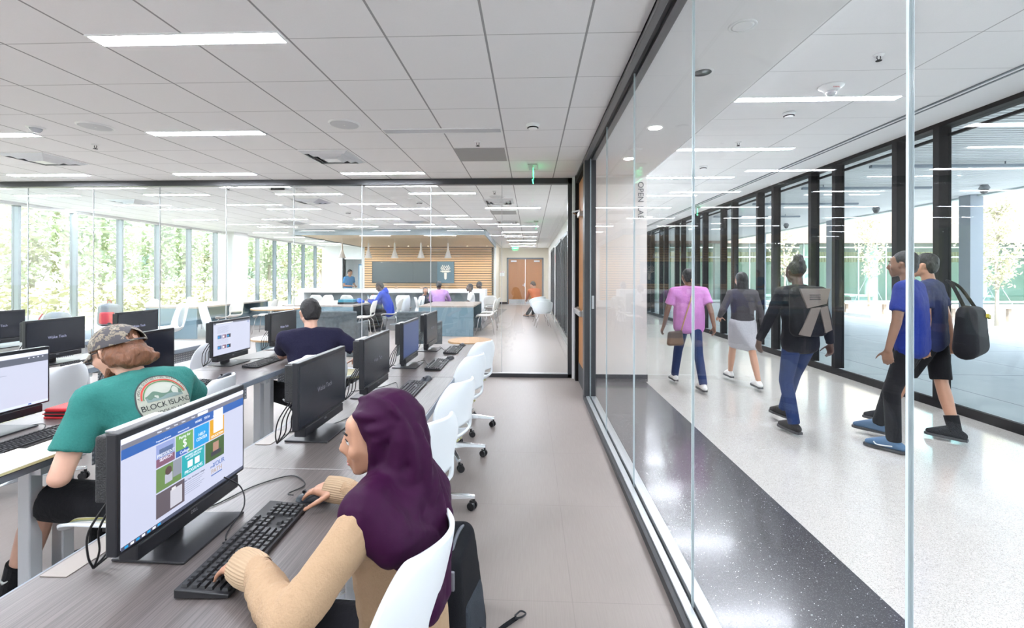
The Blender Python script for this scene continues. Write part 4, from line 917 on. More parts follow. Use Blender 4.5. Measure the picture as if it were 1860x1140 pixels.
def shell(g, zs, hi=.435, wid=1.0, slot=True):
    rows_ = [(.235, -.035, .19), (.22, -.005, .215), (.12, .006, .232), (0, -.004, .235), (-.12, .004, .225), (-.195, .028, .21), (-.235, .075, .205), (-.255, .14, .205), (-.268, .20, .215), (-.285, .27, .225), (-.303, .34, .21), (-.32, .40, .17), (-.328, hi, .125)]
    U = [-1, -.86, -.66, -.4, -.14, .14, .4, .66, .86, 1]; V = []
    for i, (y, z, w_) in enumerate(rows_):
        rr = []
        for u in U:
            back = max(0, min(1, (i - 5) / 3)); yy = y + back * .065 * u * u; zz = z + (1 - back) * .030 * u ** 4
            rr.append(g.b.verts.new((u * w_ * wid, yy, zs + zz)))
        V.append(rr)
    for i in range(len(rows_) - 1):
        for j in range(len(U) - 1):
            if slot and i == 6 and 1 <= j <= 7: continue
            g.b.faces.new((V[i][j], V[i][j + 1], V[i + 1][j + 1], V[i + 1][j]))
    return g
def cushion(r, zs, m):
    g = G(); U = [-1, -.9, -.5, 0, .5, .9, 1]; R = [(.21, .17), (.19, .195), (.1, .205), (0, .205), (-.1, .195), (-.16, .17), (-.18, .14)]; top = []; bot = []
    for i, (y, w_) in enumerate(R):
        e = 0 if i in (0, 6) else 1
        top.append([g.b.verts.new((u * w_, y, zs + .008 + (.028 if (abs(u) < .95 and e) else .008) + .004 * u * u)) for u in U]); bot.append([g.b.verts.new((u * w_, y, zs + .002 + .012 * u ** 4)) for u in U])
    for i in range(6):
        for j in range(6): g.b.faces.new((top[i][j], top[i][j + 1], top[i + 1][j + 1], top[i + 1][j])); g.b.faces.new((bot[i][j], bot[i + 1][j], bot[i + 1][j + 1], bot[i][j + 1]))
    for i in range(6):
        g.b.faces.new((top[i][0], top[i + 1][0], bot[i + 1][0], bot[i][0])); g.b.faces.new((top[i][6], bot[i][6], bot[i + 1][6], top[i + 1][6]))
    for j in range(6):
        g.b.faces.new((top[0][j], bot[0][j], bot[0][j + 1], top[0][j + 1])); g.b.faces.new((top[6][j], top[6][j + 1], bot[6][j + 1], bot[6][j]))
    bmesh.ops.recalc_face_normals(g.b, faces=g.b.faces); return g.obj('seat_cushion', m, r, subsurf=1)
def task_chair():
    """faces +Y"""
    r = empty('task_chair', (0, 0, 0)); zs = .455
    o = shell(G(), zs).obj('shell', M_shell, r, subsurf=2); md = o.modifiers.new('solid', 'SOLIDIFY'); md.thickness = .013; md.offset = -1
    cushion(r, zs, M_stripe)
    g = G(); g.box((-.11, -.13, zs - .055), (.11, .12, zs - .018)); g.cone((0, 0, .20), (0, 0, zs - .05), .024, .024); g.tube([(.10, .02, zs - .04), (.24, .03, zs - .045)], .006); g.obj('tilt_mechanism', M_bez, r, bevel=.006)
    G().cone((0, 0, .10), (0, 0, .28), .030, .028).obj('gas_column', M_chrome, r, smooth=False)
    g = G(); g.cone((0, 0, .085), (0, 0, .145), .045, .038)
    g.obj('hub', M_chrome, r)
    for k in range(5):
        a = math.radians(90 + 72 * k); d = Vector((math.cos(a), math.sin(a), 0)); s = Vector((-d.y, d.x, 0)); g = G(); L = .31
        sec = [(.03, .030, .088, .138), (.15, .022, .090, .124), (L, .016, .078, .100)]; rr = []
        for t_, w_, zl, zh in sec: rr.append([g.b.verts.new(d * t_ + s * (q * w_) + Vector((0, 0, z))) for q, z in ((-1, zl), (1, zl), (.7, zh), (-.7, zh))])
        for A, B in zip(rr, rr[1:]):
            for i in range(4): g.b.faces.new((A[i], A[(i + 1) % 4], B[(i + 1) % 4], B[i]))
        g.b.faces.new(rr[0][::-1]); g.b.faces.new(rr[-1]); bmesh.ops.recalc_face_normals(g.b, faces=g.b.faces)
        arm = g.obj('base_arm', M_chrome, r, bevel=.004)
        c = d * (L - .008); g = G(); g.cone(c + Vector((0, 0, .05)), c + Vector((0, 0, .082)), .009); w = Vector((math.cos(a + 1.1 + k), math.sin(a + 1.1 + k), 0)); cc = c + Vector((0, 0, .029)) + Vector((w.y, -w.x, 0)) * .012
        for q in (-1, 1): g.cone(cc + w * (q * .009), cc + w * (q * .024), .029, .026, 18)
        g.cone(cc - w * .009, cc + w * .009, .016, .016, 12); g.box(tuple(cc + Vector((-.013, -.013, .0))), tuple(cc + Vector((.013, .013, .034)))); g.obj('caster', mat('black nylon caster', (.012, .012, .014), .3), arm)
    return r
tc0 = task_chair()
chairs = [(-.512, 1.185, 78, 'white task chair holding the woman in the purple headscarf', 15), (-.66, 2.17, 60, 'empty white task chair just behind the headscarf', 30), (-.66, 2.90, 66, 'empty white task chair, second behind the headscarf', 10), (-.68, 3.80, 62, 'empty white task chair, third behind the headscarf', 40), (-.67, 4.58, 58, 'empty white task chair at the far end of the near desk row', 20),
          (-1.76, 2.05, 90 + 4, 'white task chair with olive seat under the capped student', 0), (-1.86, 3.86, 40, 'white task chair under the man in the navy shirt', 20), (-2.20, 2.78, 97, 'white task chair whose back shows right of the teal shirt', 0), (-3.30, 4.35, 80, 'white task chair between the standby and pale page monitors', 0), (-3.55, 3.1, 92, 'white task chair in the third desk row', 0), (-1.95, 4.80, 84, 'white task chair beyond the man in the navy shirt', 0)]
for i, (x, y, a, l, sp) in enumerate(chairs):
    o = tc0 if i == 0 else copy_tree(tc0); o.location = (x, y, 0); o.rotation_euler = (0, 0, math.radians(a)); tag(o, l, 'chair', 'white task chairs at the computer desks')
# ------------------------------------------------------------------ lounge furniture
def cafe_chair():
    r = empty('cafe_chair', (0, 0, 0)); zs = .455
    o = shell(G(), zs).obj('shell', mat('warm white chair shell', (.76, .74, .70), .4), r, subsurf=1); md = o.modifiers.new('solid', 'SOLIDIFY'); md.thickness = .013; md.offset = -1
    for sx, sy in ((-1, -1), (1, -1), (1, 1), (-1, 1)): G().tube([(sx * .15, sy * .13, zs - .01), (sx * .17, sy * .17, zs - .06), (sx * .235, sy * .235, 0)], .0095, 8).obj('leg', M_chrome, r, smooth=True)
    return r
cc0 = cafe_chair()
M_panel = mat('blue grey laminate panel', (.17, .25, .30), .18)
def lounge_table(x0, x1, y0, y1, label):
    r = empty('study_table', ((x0 + x1) / 2, (y0 + y1) / 2, 0), 0, label, 'table', 'panel ended study tables'); a = (x1 - x0) / 2; b = (y1 - y0) / 2
    G().box((-a, -b, .72), (a, b, .76)).obj('tabletop', mat('lounge laminate', (.36, .31, .28), .3), r, bevel=.003)
    G().box((-a, -b, 0), (a, -b + .04, .719)).obj('end_panel', M_panel, r); G().box((-a, b - .04, 0), (a, b, .719)).obj('end_panel', M_panel, r); G().box((-.04, -b + .04, .25), (.04, b - .04, .719)).obj('spine_panel', M_panel, r)
    G().lathe([(0, .763), (.03, .763), (.03, .7605)], n=12).obj('power_grommet', M_plast, r); return r
lounge_table(-2.80, -1.42, 11.4, 13.3, 'study table with a blue grey end panel, rightmost, beside the aisle')
lounge_table(-6.3, -4.48, 11.4, 13.7, 'study table with a blue grey end panel, behind the navy shirt')
lounge_table(-9.20, -7.95, 10.6, 13.6, 'study table with a blue grey end panel, left, before the windows')
cl = [(-1.18, 11.95, 95, 'white cafe chair at the right end of the aisle table, nearer one'), (-1.16, 12.9, 92, 'white cafe chair at the aisle table, farther one'), (-4.15, 11.3, 95, 'white cafe chair left of the man in the blue hoodie'), (-7.55, 11.2, 80, 'white cafe chair facing the left study table, nearer one'), (-6.95, 11.75, 100, 'white cafe chair facing the left study table, farther one'), (-3.05, 13.2, -80, 'white cafe chair on the left side of the aisle table'), (-9.5, 11.5, -90, 'white cafe chair against the windows, left'), (-9.5, 12.8, -90, 'white cafe chair against the windows, right'), (-6.5, 14.15, 170, 'white cafe chair behind the round wood table'),
      (-6.9, 14.75, 0, 'white cafe chair at the counter, leftmost'), (-5.9, 14.75, 0, 'white cafe chair at the counter, second'), (-4.95, 14.75, 0, 'white cafe chair at the counter, third'), (-4.1, 14.75, 0, 'white cafe chair at the counter, fourth'), (-2.75, 14.75, 0, 'white cafe chair at the counter beside the white shirt'), (-1.25, 14.6, 0, 'white cafe chair at the right end of the counter'),
      (-3.78, 12.35, 92, 'white cafe chair under the man in the blue hoodie')]
for i, (x, y, a, l) in enumerate(cl):
    o = cc0 if i == 0 else copy_tree(cc0); o.location = (x, y, 0); o.rotation_euler = (0, 0, math.radians(a)); tag(o, l, 'chair', 'white cafe chairs in the lounge')
# counter
r = empty('service_counter', (-4.7, 15.6, 0), 0, 'long white waterfall counter before the wood slat wall', 'counter')
G().box((-3.2, -.30, .93), (3.2, .35, 1.06)).obj('worktop', M_plast, r, bevel=.01); G().box((3.0, -.30, 0), (3.2, .35, .929)).obj('end_panel', M_plast, r); G().box((-3.2, -.30, 0), (-3.0, .35, .929)).obj('end_panel', M_plast, r); G().box((-2.99, .20, 0), (2.99, .24, .929)).obj('front_panel', mat('grey counter front', (.34, .38, .40), .5), r)
for i, x in enumerate([-6.3, -4.1, -2.2]): tag(G().box((x - .07, 15.95, .90), (x + .07, 15.96, .98)).obj('wall_socket', M_gfr), 'small socket plate on the white counter, ' + ['left', 'middle', 'right'][i], 'socket', 'counter sockets')
for i, x in enumerate([-3.72, -4.6]):
    r = empty('desk_item', (x, 15.55, 1.062), 0, ['small tan ball shaped item on the white counter', 'small wooden pot on the white counter left of the pink shirt'][i], 'pot'); G().lathe([(0, 0), (.05, .0), (.06, .04), (.04, .08), (0, .085)], n=14).obj('pot', mat('tan clay', (.5, .33, .22), .6), r, smooth=True)
# high backed lounge seats just past the partition
M_felt = mat('charcoal felt', (.085, .10, .11), .95, noise_=.5, scale=18, bump=.4)
for i, (x, l) in enumerate([(-3.62, 'charcoal felt high back lounge seat behind the navy shirt'), (-2.12, 'charcoal felt high back lounge seat behind the black desk monitors')]):
    r = empty('lounge_chair', (x, 8.75, 0), 0, l, 'lounge seat', 'charcoal high back lounge seats'); G().box((-.36, -.35, 0), (.36, -.23, .85)).obj('backrest', M_felt, r, bevel=.025); G().box((-.34, -.22, .12), (.34, .38, .43)).obj('seat', M_felt, r, bevel=.03); G().box((-.36, -.24, .0), (-.28, .38, .62)).obj('arm', M_felt, r, bevel=.02); G().box((.28, -.24, .0), (.36, .38, .62)).obj('arm', M_felt, r, bevel=.02)
M_oak = mat('oak table top', (.50, .29, .14), .4, noise_=.15, scale=5, stretch=(1, 6, 1))
for i, (x, y, rr, m2, l) in enumerate([(-.98, 7.45, .36, M_base, 'round oak topped drum table behind the last near desk'), (-4.30, 7.55, .36, M_plast, 'round oak edged white drum table left of the navy shirt'), (-6.05, 12.3 - 1.6, .55, M_plast, 'round white table with a pale wood edge beside the lounge chairs')]):
    z = .47 if i < 2 else .74
    r = empty('round_table', (x, y, 0), 0, l, 'table', 'round drum tables'); G().cone((0, 0, z - .03), (0, 0, z), rr, rr, 40).obj('tabletop', M_oak, r, bevel=.004)
    if i: G().cone((0, 0, z + .0005), (0, 0, z + .003), rr - .01, rr - .01, 40).obj('top_laminate', M_plast, r)
    G().cone((0, 0, 0), (0, 0, z - .03), rr * (.72 if i < 2 else .12), rr * (.8 if i < 2 else .12), 32).obj('pedestal', m2 if i == 0 else MATS['blue grey laminate panel'] if i == 1 else M_lmul, r)
# white rocking lounge chair and small items
def rocker():
    r = empty('shell_lounge_chair', (-6.15, 8.9, 0), math.radians(-60), 'tall white moulded lounge chair with an oval grey pad', 'lounge chair')
    g = G(); rows_ = [(.30, .30, .24), (.2, .33, .28), (0, .30, .30), (-.2, .33, .30), (-.28, .45, .28), (-.33, .65, .26), (-.37, .82, .22), (-.38, .92, .14)]; V = []
    for y, z, w_ in rows_: V.append([g.b.verts.new((u * w_, y + (.12 if z > .4 else 0) * u * u, z + (.12 * u * u if z < .4 else 0))) for u in (-1, -.7, -.35, 0, .35, .7, 1)])
    for A, B in zip(V, V[1:]):
        for j in range(6): g.b.faces.new((A[j], A[j + 1], B[j + 1], B[j]))
    g.obj('shell', M_shell, r, subsurf=2, solid=.03); G().ell((0, -.27, .62), (.13, .035, .22), Matrix.Rotation(.2, 3, 'X')).obj('back_pad', mat('grey pad', (.30, .32, .33), .9), r, smooth=True)
    G().ell((0, .05, .345), (.2, .2, .03)).obj('seat_pad', MATS['grey pad'], r, smooth=True); g = G(); g.cone((0, 0, .04), (0, 0, .29), .05, .08); g.cone((0, 0, 0), (0, 0, .04), .28, .26, 30); g.obj('pedestal', M_lmul, r); return r
rk = rocker()
for i, (x, y, a, l) in enumerate([(-4.05, 14.0, 60, 'dark padded shell lounge chair right of the man in the blue hoodie'), (-3.42, 13.1, 120, 'white shell lounge chair left of the aisle study table'), (-7.6, 9.3, 150, 'white shell lounge chair left of the blue grey panel')]):
    o = dup(rk, (x, y, 0), math.radians(a), l)
# left lounge corner: white bench tables, bags by the windows
for i, (x, y, l) in enumerate([(-8.3, 8.5, 'low white table before the windows at the left'), (-9.3, 10.0, 'low white table deeper by the windows')]):
    r = empty('side_table', (x, y, 0), 0, l, 'table', 'low white tables'); G().box((-.45, -.3, .52), (.45, .3, .55)).obj('tabletop', M_plast, r, bevel=.004)
    for sx, sy in ((-1, -1), (1, -1), (1, 1), (-1, 1)): G().tube([(sx * .35, sy * .2, .52), (sx * .42, sy * .27, 0)], .01).obj('leg', M_chrome, r)
r = empty('lounge_sofa', (-9.35, 8.2, 0), 0, 'pale blue low sofa by the left windows', 'sofa'); G().box((-.35, -.9, .1), (.35, .9, .42)).obj('seat', mat('pale blue vinyl', (.45, .55, .62), .5), r, bevel=.03); G().box((-.42, -.9, .1), (-.28, .9, .72)).obj('backrest', MATS['pale blue vinyl'], r, bevel=.03)
def bag(x, y, z, a, c1, c2, l):
    r = empty('backpack', (x, y, z), a, l, 'backpack'); G().hull([((-.12, 0, .06), .07), ((.12, 0, .06), .07), ((.11, 0, .34), .06), ((-.11, 0, .34), .06), ((0, .05, .38), .05)]).obj('body', c1, r, smooth=True); G().hull([((-.08, -.1, .07), .04), ((.08, -.1, .07), .04), ((.08, -.09, .22), .035), ((-.08, -.09, .22), .035)]).obj('pocket', c2, r, smooth=True)
    G().tube(wire([(-.03, 0, .42), (-.02, 0, .47), (.02, 0, .47), (.03, 0, .42)]), .006).obj('handle', c2, r, smooth=True); return r
M_gb = mat('grey nylon', (.22, .24, .27), .7)
bag(-8.05, 8.45, .56, .4, M_gb, mat('red trim nylon', (.5, .03, .05), .6), 'grey backpack with red side seen above the left monitors')
G_r = empty('rounded_case', (-8.7, 8.1, .43), 0, 'grey rounded case on the sofa above the cut monitor', 'case'); G().hull([((-.16, 0, .12), .12), ((.16, 0, .12), .12), ((.1, 0, .28), .13), ((-.1, 0, .28), .13)]).obj('body', M_gb, G_r, smooth=True); G().tube(wire([(-.24, -.1, .1), (-.26, -.1, .25), (-.18, -.1, .38)]), .012).obj('trim', mat('red trim nylon', 0), G_r)
# things on the middle study table
r = empty('binder_stack', (-4.85, 12.0, .762), .1, 'teal and black binders stacked on the table left of the blue hoodie', 'binders'); G().box((-.22, -.15, 0), (.22, .15, .05)).obj('lower_binder', M_cab, r, bevel=.005); G().box((-.21, -.15, .051), (.20, .14, .12)).obj('upper_binder', mat('teal binder', (.03, .20, .28), .4), r, bevel=.005)
r = empty('folded_jacket', (-4.66, 12.3, .762), 0, 'bright blue folded jacket beside the binders', 'jacket'); G().hull([((-.1, 0, .04), .04), ((.1, .05, .04), .04), ((0, 0, .09), .05), ((.04, -.1, .03), .03)]).obj('folded_cloth', mat('royal blue cloth', (.015, .08, .55), .8), r, voxel=.012)
for i, (x, y, c, l) in enumerate([(-4.62, 12.85, (.03, .35, .45), 'small bottle with a teal cap on the lounge table'), (-4.56, 13.1, (.6, .12, .15), 'small bottle with a red label on the lounge table')]):
    r = empty('drink_bottle', (x, y, .762), 0, l, 'bottle', 'drink bottles'); G().lathe([(0, 0), (.032, 0), (.032, .13), (.015, .17), (.015, .19), (0, .19)], n=14).obj('bottle', mat('clear plastic', (.75, .8, .82), .15), r, smooth=True); G().cone((0, 0, .18), (0, 0, .205), .018).obj('cap', mat('cap %d' % i, c, .4), r)
# tub chairs in the aisle at the right
def tub():
    r = empty('tub_chair', (0, 0, 0)); g = G(); n = 15; V = []
    for (rad, z, dip) in ((.14, .40, 0), (.24, .42, 0), (.28, .50, .0), (.30, .60, .0), (.31, .80, .17)):
        rr = []
        for j in range(n):
            a = math.radians(-20 + 220 * j / (n - 1)) + math.pi; h = abs(j - 7) / 7.0; zz = z - (dip * h * h if z > .55 else 0) * 1.0; rr.append(g.b.verts.new((rad * math.cos(a), rad * math.sin(a) * .95, zz)))
        V.append(rr)
    for A, B in zip(V, V[1:]):
        for j in range(n - 1): g.b.faces.new((A[j], A[j + 1], B[j + 1], B[j]))
    g.obj('tub_shell', M_shell, r, subsurf=1, solid=.014); G().lathe([(0, .40), (.2, .405), (.245, .425), (.2, .43), (0, .42)], n=28).obj('seat', M_shell, r, smooth=True)
    for sx, sy in ((-1, -1), (1, -1), (1, 1), (-1, 1)): G().tube([(sx * .10, sy * .10, .41), (sx * .22, sy * .22, 0)], .0085).obj('leg', M_chrome, r, smooth=True)
    return r
tb = tub()
for i, (x, y, a, l) in enumerate([(.36, 13.6, 8, 'white tub chair in the aisle, nearest'), (.33, 14.9, 8, 'white tub chair just behind the nearest aisle tub chair'), (.25, 16.3, 35, 'white tub chair holding the person in orange')]):
    o = tb if i == 0 else copy_tree(tb); o.location = (x, y, 0); o.rotation_euler = (0, 0, math.radians(a)); tag(o, l, 'chair', 'white tub chairs in the aisle')
r = empty('poster_board', (-8.2, 22.9, 1.42), 0, 'blue framed board with a red round mark beside the slat wall', 'board'); G().box((-.48, 0, -.75), (.42, .04, .62)).obj('board', mat('poster white', (.7, .76, .8), .6), r); G().box((-.20, -.012, -.7), (.3, -.001, .28)).obj('blue_figure', mat('poster blue', (.08, .25, .42), .6), r); G().lathe([(0, 0), (.19, 0), (.19, .01), (0, .01)], (-.12, -.002, .42), 24, Matrix.Rotation(math.pi / 2, 3, 'X')).obj('red_disc', mat('poster red', (.7, .05, .05), .5), r)
g = G(); g.box((-.5, -.005, -.77), (-.46, .045, .64)); g.box((.40, -.005, -.77), (.44, .045, .64)); g.box((-.5, -.005, .60), (.44, .045, .66)); g.obj('frame', MATS['poster blue'], r)
# backpack on the floor beside the near chair
def near_pack():
    r = empty('black_backpack', (-.305, 1.80, 0), math.radians(-8), 'black and charcoal backpack with a red line standing behind the near chair', 'backpack')
    M_bk = mat('black nylon', (.004, .0045, .007), .7, bump=.3, scale=300, spec=.2); M_ch = mat('charcoal nylon', (.030, .036, .046), .7, bump=.3, scale=250, spec=.2)
    G().hull([((-.06, -.13, .08), .06), ((.05, -.13, .08), .06), ((.05, .12, .08), .06), ((-.06, .12, .08), .06), ((-.05, -.10, .42), .06), ((.02, -.10, .44), .05), ((.02, .08, .46), .05), ((-.05, .08, .44), .06)]).obj('body', M_bk, r, voxel=.01, sm=6)
    G().hull([((.07, -.10, .07), .045), ((.07, .10, .07), .045), ((.065, .09, .25), .035), ((.065, -.09, .27), .035)]).obj('front_pocket', M_ch, r, voxel=.01, sm=6)
    G().tube(wire([(.045, -.165, .05), (.055, -.155, .25), (.03, -.12, .45), (.02, 0, .505), (.03, .10, .47), (.055, .145, .25), (.045, .155, .05)]), .007).obj('piping', mat('grey piping', (.10, .11, .13), .5), r, smooth=True)
    G().tube([(.02, -.185, .20), (.06, -.178, .27)], .004).obj('red_line', mat('red line', (.75, .01, .015), .5), r)
    G().cbox((.03, -.15, .42), (.05, .012, .07)).obj('label_patch', mat('grey patch', (.16, .16, .18), .5), r, bevel=.004)
    G().cbox((.03, -.158, .42), (.022, .006, .03)).obj('buckle_badge', mat('pale badge', (.4, .55, .6), .4), r, bevel=.002)
    G().tube(wire([(.06, .02, .12), (.14, .0, .13), (.17, -.02, .08), (.12, -.05, .02)]), .012).obj('strap', M_bk, r, smooth=True)
    g = G(); pts = wire([(.09, .03, .01), (.12, .11, .008), (.16, .19, .008), (.215, .26, .010)])
    for a, b in zip(pts, pts[1:]):
        d = (b - a).normalized(); s = Vector((-d.y, d.x, 0)) * .011; g.poly([a + s, b + s, b - s, a - s], (0, 0, .003))
    g.obj('loose_strap', M_bk, r); G().tube(wire([(.21, .25, .014), (.235, .26, .016), (.25, .285, .016), (.225, .295, .016), (.205, .265, .014)]), .004).obj('buckle', M_bez, r, smooth=True); return r
near_pack()
# ------------------------------------------------------------------ people
def ik(a, t, l1, l2, pole):
    a, t, pole = Vector(a), Vector(t), Vector(pole); d = t - a; L = min(d.length, (l1 + l2) * .998); L = max(L, abs(l1 - l2) + .02); n = d.normalized()
    x = (l1 * l1 - l2 * l2 + L * L) / (2 * L); h = math.sqrt(max(l1 * l1 - x * x, 0)); p = pole - n * pole.dot(n)
    p = p.normalized() if p.length > 1e-5 else n.orthogonal(); return a + n * x + p * h, a + n * L
def hand(g, w, d, n, side, curl=.5, s=1.0, spread=.10, thumb=.6):
    """w wrist, d finger direction, n palm normal (out of the palm), side: +1 thumb lies along d x n, -1 the other way"""
    d = Vector(d).normalized(); n = Vector(n); n = (n - d * n.dot(d)).normalized(); t = d.cross(n).normalized() * side
    P = lambda a, b, c: Vector(w) + (d * a + t * b + n * c) * s
    g.hull([(P(.008, .016, 0), .018 * s), (P(.008, -.016, 0), .017 * s), (P(.078, .032, 0), .0135 * s), (P(.082, .008, -.002), .0135 * s), (P(.074, -.033, 0), .0115 * s), (P(.035, .030, .008), .017 * s)], 8)
    for k, (off, L, r) in enumerate([(.031, .066, .0098), (.0105, .073, .0100), (-.0105, .068, .0096), (-.031, .054, .0085)]):
        p = P(.080 - .006 * abs(k - 1), off, 0); a = 0; fd = (d + t * (1.2 - k) * spread).normalized()
        for j, f in enumerate((.45, .31, .24)):
            a += curl * (.55, .9, .7)[j] * (1 + .08 * k); q = p + (fd * math.cos(a) + n * math.sin(a)) * (L * f * s); g.cap(p, q, r * s * (1 - .09 * j), r * s * (1 - .09 * (j + 1)), 8); p = q
    p = P(.018, .030, .008); b = (d * .55 + t * .8 + n * .25).normalized()
    for j, L in enumerate((.038, .028, .022)):
        q = p + (b * math.cos(thumb * j * .5) + (d * .8 + n * .35).normalized() * math.sin(thumb * j * .5)) * (L * s); g.cap(p, q, (.0125, .0105, .0095)[j] * s, (.0105, .0095, .008)[j] * s, 8); p = q
HEADV = {}
def head_pts(g, M, s, fem=False):
    T = lambda x, y, z: M @ (Vector((x, y, z)) * s)
    R = M.to_3x3()
    g.ell(T(0, -.012, .032), (.074 * s, .094 * s, .088 * s), R, 18)
    g.hull([(T(0, .060, .045), .034 * s), (T(.035, .045, .05), .03 * s), (T(-.035, .045, .05), .03 * s), (T(.045, .045, -.012), .026 * s), (T(-.045, .045, -.012), .026 * s), (T(.045, -.005, -.055), .020 * s), (T(-.045, -.005, -.055), .020 * s), (T(.018, .062, -.088), .016 * s), (T(-.018, .062, -.088), .016 * s), (T(0, .068, -.045), .024 * s)], 10)
    g.hull([(T(0, .088, .026), .0085 * s), (T(0, .096, .004), .0085 * s), (T(0, .112, -.022), .0105 * s), (T(.013, .096, -.030), .009 * s), (T(-.013, .096, -.030), .009 * s), (T(.010, .080, .0), .008 * s), (T(-.010, .080, .0), .008 * s)], 8)
    for q in (-1, 1): g.ell(T(q * .044, .058, -.022), (.026 * s, .024 * s, .026 * s), R, 10); g.hull([(T(q * .018, .083, .018), .005 * s), (T(q * .032, .084, .020), .006 * s), (T(q * .046, .072, .016), .006 * s)], 6)
    g.hull([(T(.020, .086, -.048), .008 * s), (T(-.020, .086, -.048), .008 * s), (T(0, .092, -.045), .010 * s), (T(0, .086, -.078), .010 * s)], 8)
    g.hull([(T(.028, .080, .026), .009 * s), (T(-.028, .080, .026), .009 * s), (T(0, .088, .026), .008 * s)], 8)
    g.hull([(T(.016, .084, -.058), .006 * s), (T(-.016, .084, -.058), .006 * s), (T(0, .093, -.056), .0065 * s)], 8)
    g.hull([(T(.014, .082, -.068), .007 * s), (T(-.014, .082, -.068), .007 * s), (T(0, .090, -.069), .0075 * s)], 8)
    g.ell(T(0, .073, -.094), (.018 * s, .016 * s, .015 * s), R, 10)
    for q in (-1, 1): g.hull([(T(q * .075, -.004, .014), .010 * s), (T(q * .083, -.014, .016), .009 * s), (T(q * .074, 0, -.018), .008 * s)], 8)
def cloth(name, cloth_id):
    return MATS[cloth_id]
def M_cloth(n, c, rough=.85, bump=.35, scale=60, noise_=.08): return mat(n, c, rough, bump=bump, scale=scale, noise_=noise_, sheen=.03, spec=.2)
SK = [mat('skin light', (.62, .36, .26), .45, noise_=.06, scale=20), mat('skin tan', (.46, .24, .15), .45, noise_=.06, scale=20), mat('skin brown', (.20, .10, .06), .45, noise_=.06, scale=20), mat('skin dark brown', (.085, .045, .032), .42, noise_=.06, scale=20)]
M_hairb = mat('black hair', (.012, .010, .011), .55, bump=.8, scale=120, stretch=(1, 1, .2)); M_eye = mat('eye white', (.7, .7, .68), .2); M_iris = mat('dark iris', (.03, .018, .012), .15); M_lip = mat('lips', (.42, .16, .13), .4)
